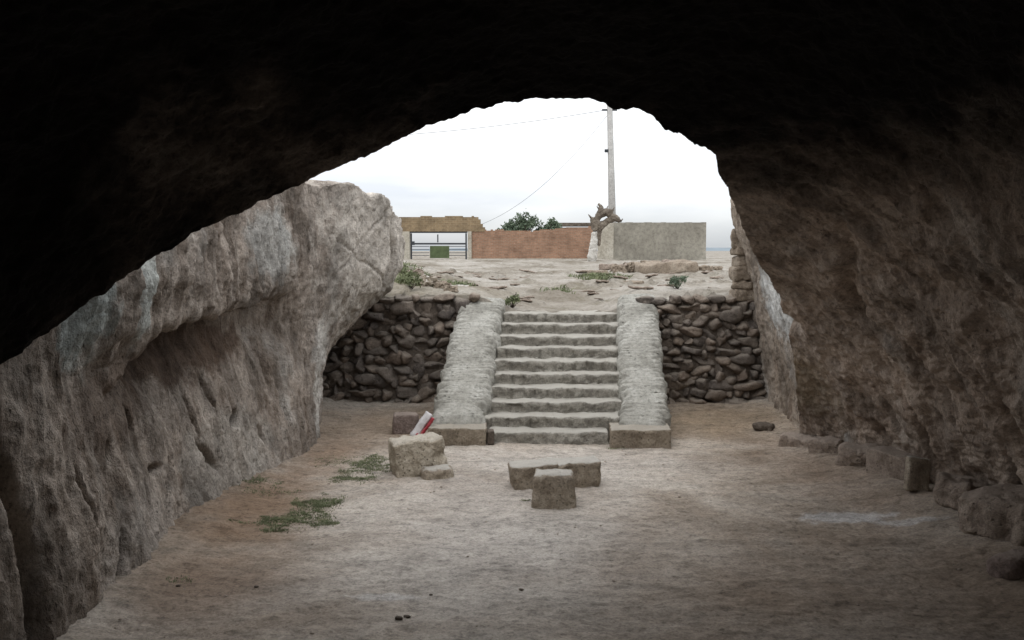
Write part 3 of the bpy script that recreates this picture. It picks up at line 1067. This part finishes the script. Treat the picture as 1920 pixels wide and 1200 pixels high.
# red and white packet leaning on the parapet
rt = empty('crumpled_packet', (-1.43, 15.35, floor_z(-1.4, 15.35) + .06))
tag(rt, 'crumpled red and white packet leaning against the foot of the left parapet', 'packet')
mw = plain_mat('packet_white', (.52, .50, .50), .45, .1, 20, .5)
mr_ = plain_mat('packet_red', (.30, .03, .04), .45, .2, 20, .5)


def packet_piece(name, dims, mat, loc, seed):
    Pg, Fg = block_geo(dims, res=22, rnd=.014, amp=.02, freq=9, seed=seed)
    me = merged(name, [(Pg, Fg)])
    o_ = link(name, me, mat, rt)
    o_.location = loc
    o_.rotation_euler = (R(-8), R(36), R(6))
    return o_


packet_piece('carton', (.12, .11, .46), mw, (-.12, 0, .03), 3)
packet_piece('red_side', (.05, .12, .42), mr_, (-.035, -.012, -.01), 4)
packet_piece('red_flap', (.13, .09, .09), mr_, (-.04, -.03, -.01), 6)

# row of stones along the right wall
row = [
    ('stone_block', (.55, .34, .24), 1490, 848, M['brownstone'], -35, 'pale low ledge stone at the far end of the row by the right cave wall', 51, .07),
    ('stone_block', (.50, .34, .25), 1545, 866, M['brownstone'], -35, 'low ledge stone second from the far end of the right wall row', 52, .07),
    ('stone_block', (.58, .38, .32), 1605, 893, M['brownstone'], -35, 'rounded low stone third from the far end of the right wall row', 53, .08),
]
for nm, dm, px, py, mt, ang, lb, sd, rn in row:
    dep = (py - 470) / F
    D = EYE / dep + .1
    p = at(px, py, D)
    o = block(nm, dm, mt, (p.x + .1, p.y + .15, floor_z(p.x, p.y) - .07), (R(random.uniform(-5, 5)), 0, R(ang)), res=44, rnd=rn, amp=.06, freq=3.2, seed=sd, chips=.15)
    tag(o, lb, 'stone')
o = block('stone_block', (.42, .95, .36), M['brownstone'], (5.05, 12.65, floor_z(4.8, 12.5) - .05), (0, 0, R(24)), res=50, rnd=.025, amp=.018, freq=3.5, seed=55)
tag(o, 'squared brown block with a flat top beside the right cave wall', 'stone block')
o = block('stone_slab', (.30, .11, .42), M['rough'], (4.86, 11.82, floor_z(4.9, 11.8) - .03), (R(-14), R(12), R(10)), res=34, rnd=.03, amp=.02, freq=4, seed=56)
tag(o, 'thin brown slab leaning on the squared block by the right wall', 'stone slab')
o = block('stone_block', (.56, .46, .36), M['brownstone'], (5.1, 11.15, floor_z(5.0, 11.0) - .05), (R(4), R(10), R(28)), res=44, rnd=.07, amp=.05, freq=3, seed=57, chips=.2)
tag(o, 'tilted brown block in front of the leaning slab, right side', 'stone block')
o = block('boulder', (.95, .9, .50), M['brownstone'], (5.22, 10.05, floor_z(5.0, 9.9) - .10), (0, 0, R(20)), res=60, rnd=.16, amp=.12, freq=2.2, seed=58, chips=.25)
tag(o, 'large rounded dusty boulder nearest the camera at the right wall', 'boulder')
o = block('stone', (.34, .3, .26), M['redstone'], (4.55, 8.9, floor_z(4.5, 8.9) - .05), (0, 0, R(20)), res=30, rnd=.1, amp=.05, freq=3, seed=59)
tag(o, 'small dark brown stone at the right edge in front of the boulder', 'stone')
o = block('stone', (.34, .26, .13), M['mortar'], (4.18, 16.4, floor_z(4.1, 16.4) - .02), (0, 0, R(-20)), res=24, rnd=.05, amp=.05, freq=5, seed=61)
tag(o, 'low dark stone on the floor before the right cobble wall', 'stone')

# small stones lying on the floor
smalls = [(800, 1140, .09, 'dark small stone on the bare floor at bottom centre, left of a pair'), ]
gx = []
geos = []
rr = random.Random(5)
for i in range(120):
    x = rr.uniform(-3.2, 4.6)
    y = rr.uniform(7.2, 17.5)
    if (-1.4 < x < 2.6 and y > 15) or abs(x - .5) < .5 and 11.2 < y < 13.2 or abs(x + 1.2) < .6 and 12.8 < y < 13.8:
        continue
    s_ = rr.choice((.010, .013, .016, .02, .026)) * rr.uniform(.7, 1.3)
    Pg, Fg = cobble_geo((s_ * 1.5, s_ * 1.2, s_ * .8), 500 + i, 2, .3)
    Pg = rotz(Pg, rr.uniform(0, 6), 'z')
    geos.append((Pg + [x, y, floor_z(x, y) + s_ * .15], Fg))
tag(link('gravel', merged('gravel', geos), M['brownstone']), 'small pebbles and crumbs strewn over the earth floor', 'gravel', kind='stuff')
for px, py, s_, lb in ((748, 1178, .045, 'small black pebble near the bottom edge, left one of two close together'), (763, 1174, .04, 'small black pebble near the bottom edge, right one of two close together'),
                       (808, 1131, .022, 'tiny black pebble alone on the pale floor near the bottom'), (335, 1117, .03, 'dark pebble on the brown soil near the left wall foot'), (481, 1117, .03, 'dark pebble on the pale earth left of bottom centre')):
    D = EYE / ((py - 470) / F)
    p = at(px, py, D)
    Pg, Fg = cobble_geo((s_ * 1.4, s_, s_ * .7), px, 2, .3)
    o = link('pebble', merged('pebble', [(Pg, Fg)]), M['mortar'])
    o.location = (p.x, p.y, floor_z(p.x, p.y) + s_ * .2)
    tag(o, lb, 'pebble')

# ------------------------------------------------------------------ grass patches
mg = NT('grass_blades', .8, .2)
M['grass'] = mg.done(mg.ramp(mg.noise(6, 4), [(.3, (.085, .10, .05)), (.55, (.15, .17, .09)), (.75, (.25, .235, .14))]))


def grass(patches, label, zf, hgt=.045, seed=1, name='grass'):
    rr = np.random.default_rng(seed)
    V, Fc = [], []
    for cx, cy, rx, ry, n in patches:
        m0 = n * 5
        a_ = rr.uniform(0, 2 * math.pi, m0)
        q = np.sqrt(rr.uniform(0, 1, m0))
        x, y = cx + rx * q * np.cos(a_), cy + ry * q * np.sin(a_)
        m_ = fbm(np.stack([x * 3.2, y * 3.2, x * 0 + 7], -1), 4, .6)
        ok = np.nonzero(m_ + rr.normal(0, .17, m0) > (q - .58) * .8)[0][:n]
        x, y = x[ok], y[ok]
        zz = zf(x, y) - .004
        for i in range(len(x)):
            h = hgt * rr.uniform(.5, 1.3)
            an = rr.uniform(0, 2 * math.pi)
            w_ = hgt * rr.uniform(.10, .2)
            lx, ly = rr.normal(0, h * .9, 2)
            dx, dy = math.cos(an) * w_, math.sin(an) * w_
            b0 = len(V)
            X_, Y_, z_ = x[i], y[i], zz[i]
            V += [(X_ - dx, Y_ - dy, z_), (X_ + dx, Y_ + dy, z_), (X_ + lx * .4 + dx * .7, Y_ + ly * .4 + dy * .7, z_ + h * .7), (X_ + lx * .4 - dx * .7, Y_ + ly * .4 - dy * .7, z_ + h * .7), (X_ + lx, Y_ + ly, z_ + h)]
            Fc += [(b0, b0 + 1, b0 + 2, b0 + 3), (b0 + 3, b0 + 2, b0 + 4)]
    o = link(name, raw_mesh(name, V, Fc), M['grass'], shade=False)
    tag(o, label, 'grass', kind='stuff')
    return o


def gp(px, py, rx, ry, n):
    D = EYE / ((py - 470) / F)
    p = at(px, py, D)
    return (p.x, p.y, rx, ry, n)


grass([gp(690, 878, .40, .85, 4200), gp(662, 905, .36, .3, 1300), gp(600, 945, .34, .36, 2400), gp(555, 985, .50, .44, 4200), gp(590, 962, .34, .26, 1300), gp(480, 912, .36, .25, 800), gp(455, 990, .22, .10, 420), gp(520, 1003, .2, .08, 300), gp(500, 930, .5, .3, 400),
       gp(340, 1105, .15, .10, 110), gp(640, 870, .4, .5, 500), gp(1155, 842, .2, .06, 120), gp(985, 945, .12, .05, 80)],
      'low green grass patches on the pale earth between left rock wall and pitted block', floor_h, .022, 3)
grass([(-2.6, 22.5, .9, 1.1, 1500), (-2.0, 20.6, .6, .6, 700), (-3.0, 24.5, .8, 1.2, 700), (2.4, 27.5, .9, 1.3, 900), (2.2, 24.6, .6, .5, 500), (1.0, 22, .5, .5, 120), (-1.2, 21.5, .5, .8, 300)],
      'sparse dry grass tufts on the bank above the pit', terrain_h, .09, 4)


def bush(name, c, r, n, leaf, mat, label, seed, trunk=0.0, spread=None, cat='bush'):
    rr = np.random.default_rng(seed)
    rt_ = empty(name, c)
    V, Fc = [], []
    clumps = spread or [(0, 0, r * .6, r)]
    VS, FS = [], []
    for cx, cy, cz, cr_ in clumps:
        tips = []
        for k in range(max(5, int(n / 40))):
            dv = rr.normal(size=3)
            dv[2] = abs(dv[2]) * .9 + .1
            dv /= np.linalg.norm(dv)
            tip = np.array([cx, cy, cz]) + dv * cr_ * rr.uniform(.55, 1.1)
            tips.append(tip)
            base = np.array([cx * .3, cy * .3, trunk * .8])
            midp = (base + tip) / 2 + rr.normal(0, cr_ * .1, 3)
            tube([base, midp, tip], [leaf * .16, leaf * .12, leaf * .05], 4, VS, FS)
        for tip in tips:
            for k in range(int(n / len(tips))):
                p = tip + rr.normal(0, cr_ * .17, 3)
                a_ = rr.normal(size=3)
                a_ /= np.linalg.norm(a_)
                b2 = np.cross(a_, rr.normal(size=3))
                b2 /= np.linalg.norm(b2)
                L = leaf * rr.uniform(.6, 1.3)
                b0 = len(V)
                V += [p - a_ * L * .5, p + b2 * L * .22, p + a_ * L * .5, p - b2 * L * .22]
                Fc.append((b0, b0 + 1, b0 + 2, b0 + 3))
    link('crown', raw_mesh('crown', V, Fc), mat, rt_, shade=False)
    if trunk:
        tube([(0, 0, -.1), (.05, 0, trunk * .5), (0, 0, trunk)], [leaf * .5, leaf * .4, leaf * .3], 8, VS, FS)
    link('trunk' if trunk else 'stem', raw_mesh('stem', VS, FS), M['bark'], rt_)
    tag(rt_, label, cat)
    return rt_


M['bark'] = stone_mat('grey_bark', (.06, .05, .04), (.12, .10, .08), (.20, .17, .14), 4, .8)
ml = NT('leaf_green', .7, .3)
M['leaf'] = ml.done(ml.ramp(ml.noise(2.2, 4), [(.3, (.07, .10, .065)), (.6, (.12, .155, .10)), (.8, (.17, .20, .14))]))
p = at(1270, 552, 20.2)
bush('small_shrub', (p.x, p.y, th(p.x, p.y) - .02), .17, 700, .05, M['leaf'], 'small green shrub on the bank above the right cobble wall', 5)
p = at(958, 592, 19.0)
bush('weed_tuft', (p.x + .02, p.y, th(p.x, p.y) - .02), .16, 600, .05, M['grass'], 'dull green weed tuft at the top left corner of the stairs', 6, cat='weed')
p = at(768, 490, 21.0)
bush('weed_tuft', (-1.98, 19.6, th(-1.98, 19.6)), .22, 420, .06, M['grass'], 'weeds at the foot of the left rock face on the bank', 7, cat='weed')
p = at(985, 430, 72)
bush('leafy_tree', (p.x, 72, 2.5), 1.2, 820, .24, M['leaf'], 'leafy green tree top showing over the low brick wall', 8, trunk=1.3,
     spread=[(-1.1, 0, 1.75, .7), (.1, 0, 2.2, .85), (-.5, 0, 1.9, .8), (2.0, .3, 2.0, .6), (1.2, .2, 1.6, .5)], cat='tree')

# ------------------------------------------------------------------ rubble on the bank
def bank_stone(px, py, D, dims, mat, label, seed, rz=0, name='stone', ry=0., **kw):
    p_ = at(px, py, D)
    g = dict(res=30, rnd=min(dims) * .2, amp=min(dims) * .40, freq=2.6 / max(dims), chips=.25)
    g.update(kw)
    o_ = block(name, dims, mat, (p_.x, p_.y, th(p_.x, p_.y) - dims[2] * .2), (0, ry, rz), seed=seed, **g)
    tag(o_, label, 'stone')
    return o_


bank_stone(1250, 516, 29.5, (1.75, .9, .42), M['palestone'], 'large flat tan slab, longest stone of the rubble on the bank', 70, .05, 'stone_slab', R(-3))
bank_stone(1268, 498, 31, (.85, .6, .40), M['brownstone'], 'brown cracked rock lying on the right half of the long slab', 71, .2)
bank_stone(1222, 500, 31, (.5, .5, .36), M['palestone'], 'tan rock behind the left half of the long slab', 72, .5)
bank_stone(1190, 508, 30, (.42, .35, .38), M['palestone'], 'pinkish rubble stone touching the left end of the long slab', 73, .4)
bank_stone(1174, 500, 31, (.42, .35, .36), M['brownstone'], 'brown rubble stone second left of the long slab', 74, .9)
bank_stone(1160, 510, 30, (.46, .35, .28), M['palestone'], 'flat pale rubble stone third left of the long slab', 75, .1)
bank_stone(1140, 498, 32, (.55, .45, .16), M['brownstone'], 'thin brown slab below the dead tree', 76, -.1, 'stone_slab')
bank_stone(1120, 514, 29, (.55, .4, .14), M['palestone'], 'thin grey slab at the left end of the rubble', 77, .2, 'stone_slab')
bank_stone(1322, 496, 33, (.40, .35, .22), M['palestone'], 'single pale stone right of the rubble heap', 78, .7)
bank_stone(1345, 496, 34, (.30, .3, .16), M['palestone'], 'smaller pale stone farthest right behind the bank', 79, .3)
bank_stone(1180, 532, 24, (.65, .4, .08), M['palestone'], 'very flat pale slab lying on the slope above the right parapet', 80, .05, 'stone_slab')
bank_stone(802, 540, 20.2, (.34, .3, .26), M['rough'], 'rounded grey stone in the weeds on the left bank', 81, .4, rnd=.1)
bank_stone(830, 545, 20.0, (.30, .24, .14), M['palestone'], 'pale broken stone beside the rounded grey one on the left bank', 82, .9)
bank_stone(845, 556, 19.5, (.26, .22, .12), M['palestone'], 'pale stone at the edge above the left cobble wall', 83, .2)
bank_stone(778, 508, 22, (.35, .3, .18), M['brownstone'], 'brown stone on the left bank close to the rock face', 84, .2)
bank_stone(860, 540, 20.5, (.42, .2, .07), M['rough'], 'thin layered slab on the left bank next to the parapet top', 85, -.3, 'stone_slab')
rr = random.Random(9)
sliver = None
for i in range(84):
    px = rr.uniform(790, 1010) if i < 56 else rr.uniform(1060, 1360)
    D = rr.uniform(19.8, 31)
    x = (px - 960) / F * D
    if abs(x - 1.0) < .5:
        x += 1.2
    if sliver is None:
        sliver = block('flat_stone', (.42, .2, .05), M['brownstone'], res=18, rnd=.02, amp=.02, freq=4, seed=90)
        o = sliver
    else:
        o = sliver.copy()
        COL.objects.link(o)
    s_ = rr.uniform(.35, 1.0)
    o.scale = (s_ * rr.uniform(.7, 1.3), s_, s_)
    o.location = (x, D, th(x, D) + .0)
    o.rotation_euler = (R(-6), R(rr.uniform(-6, 10)), rr.uniform(-.4, .4))
    tag(o, 'small flat stone lying on the dusty bank above the pit', 'stone', 'flat stones scattered on the bank')


# ------------------------------------------------------------------ background walls
def brick_mat(name, c1, c2, mort, scale=1.0, rowh=.09, bw=.26):
    k = NT(name, .92, .15)
    mp_ = k.map(rot=(R(90), 0, 0))
    br = k.n('ShaderNodeTexBrick')
    br.inputs['Scale'].default_value = scale
    br.inputs['Brick Width'].default_value = bw
    br.inputs['Row Height'].default_value = rowh
    br.inputs['Mortar Size'].default_value = .012
    br.inputs['Color1'].default_value = (*c1, 1)
    br.inputs['Color2'].default_value = (*c2, 1)
    br.inputs['Mortar'].default_value = (*mort, 1)
    cmb = k.n('ShaderNodeCombineXYZ')
    sp_ = k.n('ShaderNodeSeparateXYZ')
    k.l(k.co, sp_.inputs[0])
    k.l(sp_.outputs[0], cmb.inputs[0])
    k.l(sp_.outputs[2], cmb.inputs[1])
    k.l(cmb.outputs[0], br.inputs['Vector'])
    col = k.mix(1.0, br.outputs[0], k.ramp(k.noise(1.2, 6, .65), [(.3, .65), (.5, 1.), (.7, 1.2)]), 'MULTIPLY')
    col = k.mix(1.0, col, k.ramp(k.noise(9, 5, .7), [(.3, .8), (.7, 1.15)]), 'MULTIPLY')
    n_ = k.bump(br.outputs['Fac'], -.5, .02)
    return k.done(col, k.bump(k.noise(10, 5), .5, .03, n_))


M['brick'] = brick_mat('old_red_brick', (.33, .19, .125), (.235, .13, .085), (.25, .195, .145))
M['mudbrick'] = brick_mat('mud_brick', (.24, .175, .105), (.18, .13, .08), (.25, .20, .13), rowh=.12, bw=.34)
M['plaster'] = stone_mat('old_plaster', (.28, .25, .20), (.38, .35, .29), (.45, .42, .36), 1.2, .5)
M['cement'] = stone_mat('cement_render', (.17, .155, .13), (.245, .228, .19), (.31, .29, .245), .55, .2)
M['darkmetal'] = plain_mat('dark_metal', (.035, .04, .045), .55, .3, 5)
M['greenpaint'] = plain_mat('green_paint', (.075, .10, .045), .7, .35, 3)


def ragged_wall(x0, x1, y, zt, thick, amp, name, mat, parent, off, zb=1.9, seed=0, step=.13, holes=None):
    """masonry wall with a broken, stepped top edge"""
    n_ = int((x1 - x0) / .13) + 1
    V, Fc = [], []
    for i in range(n_):
        xx0 = x0 + (x1 - x0) * i / n_
        xx1 = x0 + (x1 - x0) * (i + 1) / n_
        xm = (xx0 + xx1) / 2
        ztm = float(np.interp(xm, *zip(*zt))) + amp * fbm(np.array([[xm * 1.3, seed, 0.]]), 4)[0]
        ztm = round(ztm / (step * .5)) * step * .5 if amp > .01 else ztm
        for yy in (y, y + thick):
            for xx in (xx0, xx1):
                V += [(xx, yy, zb), (xx, yy, ztm)]
        b = len(V) - 8
        Fc += [(b, b + 2, b + 3, b + 1), (b + 4, b + 5, b + 7, b + 6), (b + 1, b + 3, b + 7, b + 5)]
        Fc += [(b, b + 1, b + 5, b + 4), (b + 2, b + 6, b + 7, b + 3)]
    # drop coincident inner faces: build only where the neighbour is lower
    me = raw_mesh(name, np.array(V) - off, Fc)
    bm = bmesh.new()
    bm.from_mesh(me)
    bmesh.ops.remove_doubles(bm, verts=bm.verts, dist=1e-4)
    seen = {}
    for f in list(bm.faces):
        key = tuple(sorted(v.index for v in f.verts))
        seen.setdefault(key, []).append(f)
    kill = [f for fs in seen.values() if len(fs) > 1 for f in fs]
    if kill:
        bmesh.ops.delete(bm, geom=kill, context='FACES_ONLY')
    bm.to_mesh(me)
    bm.free()
    return link(name, me, mat, parent, shade=False)


# brick wall
DB = 58.0
xb0, xb1 = at(878, 450, DB).x, at(1112, 450, DB).x
zt = [(xb0, at(0, 427, DB).z), (at(905, 0, DB).x, at(0, 431, DB).z), (at(1000, 0, DB).x, at(0, 433, DB).z), (at(1050, 0, DB).x, at(0, 428, DB).z), (xb1, at(0, 424, DB).z)]
rt = empty('brick_wall', ((xb0 + xb1) / 2, DB, 2.45))
tag(rt, 'low crumbling red brick wall between the gateway and the dead tree', 'wall')
ragged_wall(xb0 + .01, xb1, DB, zt, .35, .07, 'brickwork', M['brick'], rt, np.array(rt.location), seed=1)
V, Fc = [], []
box(V, Fc, (0, -.06, 2.49 - 2.45), (xb1 - xb0, .10, .12))
link('plinth', raw_mesh('plinth', V, Fc), M['plaster'], rt, shade=False)

# gateway
gx0, gx1 = at(765, 0, DB).x, at(875, 0, DB).x
rt = empty('gateway', ((gx0 + gx1) / 2, DB, 2.45))
off = np.array(rt.location)
tag(rt, 'mud brick gateway with pale plastered jambs, left of the brick wall', 'gateway')
zl = at(0, 434, DB).z
ztp = at(0, 406, DB).z
xl_, xr_ = at(735, 0, DB).x, at(897, 0, DB).x
ragged_wall(xl_, xr_ + .35, DB - .05, [(xl_, ztp), (xr_, ztp), (xr_ + .05, ztp - .25), (xr_ + .35, at(0, 428, DB).z)], .5, .03, 'lintel', M['mudbrick'], rt, off, zb=zl, seed=3)
V, Fc = [], []
V2, F2 = [], []
jw = .22
for xx, wd in ((gx0 - .35, .7), (gx1 + jw / 2 + .02, jw)):
    V, Fc = [], []
    box(V, Fc, (xx - off[0], .15, (1.9 + zl - .004) / 2 - off[2]), (wd, .5, zl - 1.9))
    link('jamb', raw_mesh('jamb', V, Fc), M['plaster'], rt, shade=False)
V, Fc = [], []
box(V, Fc, ((gx0 + gx1) / 2 - off[0], .12, zl - .045 - off[2]), (gx1 - gx0 - .02, .2, .08))
link('lintel_beam', raw_mesh('lintel_beam', V, Fc), M['darkmetal'], rt, shade=False)

# gate
gt = empty('metal_gate', ((gx0 + gx1) / 2, DB + .1, 2.45))
tag(gt, 'open barred metal gate with a green sheet panel, hanging in the gateway', 'gate')
gw = gx1 - gx0 - .06
zg = lambda py: at(0, py, DB).z - 2.45
for s_ in (-1, 1):
    V, Fc = [], []
    box(V, Fc, (s_ * (gw / 2 - .05), 0, (zg(436) + zg(488)) / 2 - .01), (.09, .06, zg(436) - zg(488) - .06))
    link('post', raw_mesh('post', V, Fc), M['darkmetal'], gt, shade=False)
V, Fc = [], []
box(V, Fc, (0, 0, zg(457)), (gw - .2, .06, .10))
link('middle_rail', raw_mesh('middle_rail', V, Fc), M['darkmetal'], gt, shade=False)
V, Fc = [], []
box(V, Fc, (-.05, 0, (zg(439) + zg(455)) / 2), (.07, .05, zg(440) - zg(455)))
link('upright', raw_mesh('upright', V, Fc), M['darkmetal'], gt, shade=False)
for side in (-1, 1):
    for py in (462, 468, 474, 479):
        V, Fc = [], []
        box(V, Fc, (side * (gw / 2 - .10 - .5), .01, zg(py)), (1.0, .035, .035))
        link('bar', raw_mesh('bar', V, Fc), M['darkmetal'], gt, shade=False)
V, Fc = [], []
box(V, Fc, (0.05, .0, (zg(461) + zg(484)) / 2), (1.12, .05, zg(461) - zg(484)))
gp_ = link('panel', raw_mesh('panel', V, Fc), M['greenpaint'], gt, shade=False)
gp_['label'] = 'faded green sheet panel'
V, Fc = [], []
box(V, Fc, (-gw / 2 + .14, -.05, zg(456)), (.22, .08, .22))
link('hinge_plate', raw_mesh('hinge_plate', V, Fc), M['darkmetal'], gt, shade=False)

# cement wall
DC = 54.0
cx0, cx1 = at(1124, 0, DC).x, at(1330, 0, DC).x
zc = at(0, 417, DC).z
rt = empty('cement_wall', ((cx0 + cx1) / 2, DC, 2.45))
tag(rt, 'plain grey cement rendered wall right of the dead tree', 'wall')
ragged_wall(cx0 + .85, cx1, DC, [(cx0, zc), (cx1, zc)], .3, .035, 'wall_panel', M['cement'], rt, np.array(rt.location), seed=5, step=.03)
V, Fc = [], []
box(V, Fc, ((cx0 + .42) - rt.location.x, .14, (1.9 + zc - .04) / 2 - 2.45), (.84, .36, zc - .04 - 1.9))
link('end_pier', raw_mesh('end_pier', V, Fc), M['plaster'], rt, shade=False)

# far shed roof above the brick wall
p0, p1 = at(1052, 420, 80), at(1112, 420, 80)
rt = empty('shed', ((p0.x + p1.x) / 2, 80, 2.5))
tag(rt, 'low shed with a flat dark roof behind the brick wall', 'shed')
V, Fc = [], []
zr = at(0, 421, 80).z - 2.5
box(V, Fc, (0, .6, zr / 2 - .2), (p1.x - p0.x, 1.6, zr - .1))
link('wall', raw_mesh('wall', V, Fc), M['brick'], rt, shade=False)
V, Fc = [], []
box(V, Fc, (-.05, .5, zr + .0), (p1.x - p0.x + .4, 2.2, .26))
link('roof', raw_mesh('roof', V, Fc), M['bark'], rt, shade=False)

# ------------------------------------------------------------------ utility pole and wires
DP = 60.0
pb = at(1150, 480, DP)
rt = empty('utility_pole', (pb.x, DP, 2.45))
tag(rt, 'tall pale concrete utility pole behind the cement wall', 'utility pole')
ht = at(1143, 195, DP).z - 2.45
k = ht / 10.0
V, Fc = [], []
dxp = at(1143, 195, DP).x - pb.x
tube([(0, 0, -.5), (dxp * .5, 0, ht * .5), (dxp, 0, ht)], [.25, .205, .165], 8, V, Fc)
M['pole'] = stone_mat('pole_concrete', (.30, .29, .28), (.40, .39, .37), (.48, .47, .45), 1.5, .2)
link('shaft', raw_mesh('shaft', V, Fc), M['pole'], rt)
V, Fc = [], []
zb_ = at(0, 283, DP).z - 2.45
box(V, Fc, (dxp * .7 - .26, -.05, zb_), (.22, .16, .18))
tube([(dxp * .7 - .35, -.05, zb_), (dxp * .7, -.05, zb_)], .03, 6, V, Fc)
link('bracket', raw_mesh('bracket', V, Fc), M['darkmetal'], rt, shade=False)
V, Fc = [], []
box(V, Fc, (dxp, 0, ht - .35), (.9, .1, .1))
link('crossarm', raw_mesh('crossarm', V, Fc), M['darkmetal'], rt, shade=False)
M['wire'] = plain_mat('cable', (.16, .16, .17), .6, .1, 5)


def wire(a_, b_, sag, label, r_=.016, n_=24):
    pts = []
    for i in range(n_ + 1):
        t = i / n_
        p_ = a_.lerp(b_, t)
        p_.z -= sag * 4 * t * (1 - t)
        pts.append(p_)
    V_, F_ = tube(pts, r_, 5)
    tag(link('overhead_wire', raw_mesh('overhead_wire', V_, F_), M['wire']), label, 'wire')


A = Vector((pb.x + dxp, DP, 2.45 + ht - .33))
wire(A + Vector((-.1, 0, 0)), at(560, 262, 62), .35, 'upper overhead wire running left from the pole top')
wire(A + Vector((-.15, 0, -.35)), at(880, 428, 68), 1.1, 'thin wire dropping left from the pole towards the brick wall', .011)

# ------------------------------------------------------------------ dead tree
DT = 50.0
b0 = at(1118, 488, DT)
rt = empty('dead_tree', (b0.x, DT, th(b0.x, DT)))
tag(rt, 'gnarled pollarded dead tree with whitewashed trunk before the walls', 'tree')


def tp(px, py, dy=0.0):
    p_ = at(px, py, DT + dy)
    return Vector((p_.x - rt.location.x, p_.y - DT, p_.z - rt.location.z))


def skin(name, verts, edges, rads, mat, parent, disp=.03):
    me = bpy.data.meshes.new(name)
    me.from_pydata([tuple(v) for v in verts], edges, [])
    o_ = link(name, me, None, parent, shade=False)
    md = o_.modifiers.new('skin', 'SKIN')
    for v, r__ in zip(me.skin_vertices[0].data, rads):
        v.radius = (r__, r__)
    me.skin_vertices[0].data[0].use_root = True
    sb = o_.modifiers.new('sub', 'SUBSURF')
    sb.levels = sb.render_levels = 3
    dg = bpy.context.evaluated_depsgraph_get()
    me2 = bpy.data.meshes.new_from_object(o_.evaluated_get(dg))
    o_.modifiers.clear()
    o_.data = me2
    co = np.zeros(len(me2.vertices) * 3)
    me2.vertices.foreach_get('co', co)
    co = co.reshape(-1, 3)
    co += disp * np.stack([fbm(co * 4 + 3, 4), fbm(co * 4 + 13, 4), fbm(co * 4 + 23, 4)], 1)
    me2.vertices.foreach_set('co', co.reshape(-1))
    me2.materials.clear()
    me2.materials.append(mat)
    me2.polygons.foreach_set('use_smooth', [True] * len(me2.polygons))
    me2.update()
    return o_


M['whitewash'] = stone_mat('whitewashed_bark', (.36, .34, .30), (.50, .48, .44), (.58, .56, .52), 3, .6)
M['deadwood'] = stone_mat('dead_wood', (.075, .06, .05), (.15, .125, .10), (.26, .225, .18), 3, .9)
skin('whitewashed_trunk', [tp(1109, 495), tp(1111, 470), tp(1114, 448), tp(1116, 434)], [(0, 1), (1, 2), (2, 3)], [.26, .23, .19, .17], M['whitewash'], rt, .08)
vs = [tp(1116, 437), tp(1116, 425), tp(1112, 414), tp(1108, 408), tp(1120, 410), tp(1127, 400), tp(1126, 388), tp(1122, 381), tp(1136, 396), tp(1142, 402), tp(1148, 408), tp(1158, 410), tp(1163, 416), tp(1136, 416), tp(1126, 422), tp(1122, 440), tp(1123, 462), tp(1148, 396)]
ed = [(0, 1), (1, 2), (2, 3), (1, 4), (4, 5), (5, 6), (6, 7), (5, 8), (8, 9), (9, 10), (10, 11), (11, 12), (10, 13), (13, 14), (14, 1), (14, 15), (15, 16), (9, 17)]
rd = [.19, .21, .17, .15, .15, .18, .13, .06, .18, .20, .18, .16, .12, .16, .15, .12, .08, .08]
skin('gnarled_limbs', vs, ed, rd, M['deadwood'], rt, .10)
for a_, c_ in (((1127, 400), (1119, 386)), ((1148, 396), (1152, 388)), ((1108, 408), (1103, 402)), ((1163, 416), (1168, 410)), ((1136, 396), (1140, 386))):
    V, Fc = [], []
    tube([tp(*a_), tp(*c_)], [.06, .02], 6, V, Fc)
    link('broken_twig', raw_mesh('broken_twig', V, Fc), M['deadwood'], rt)
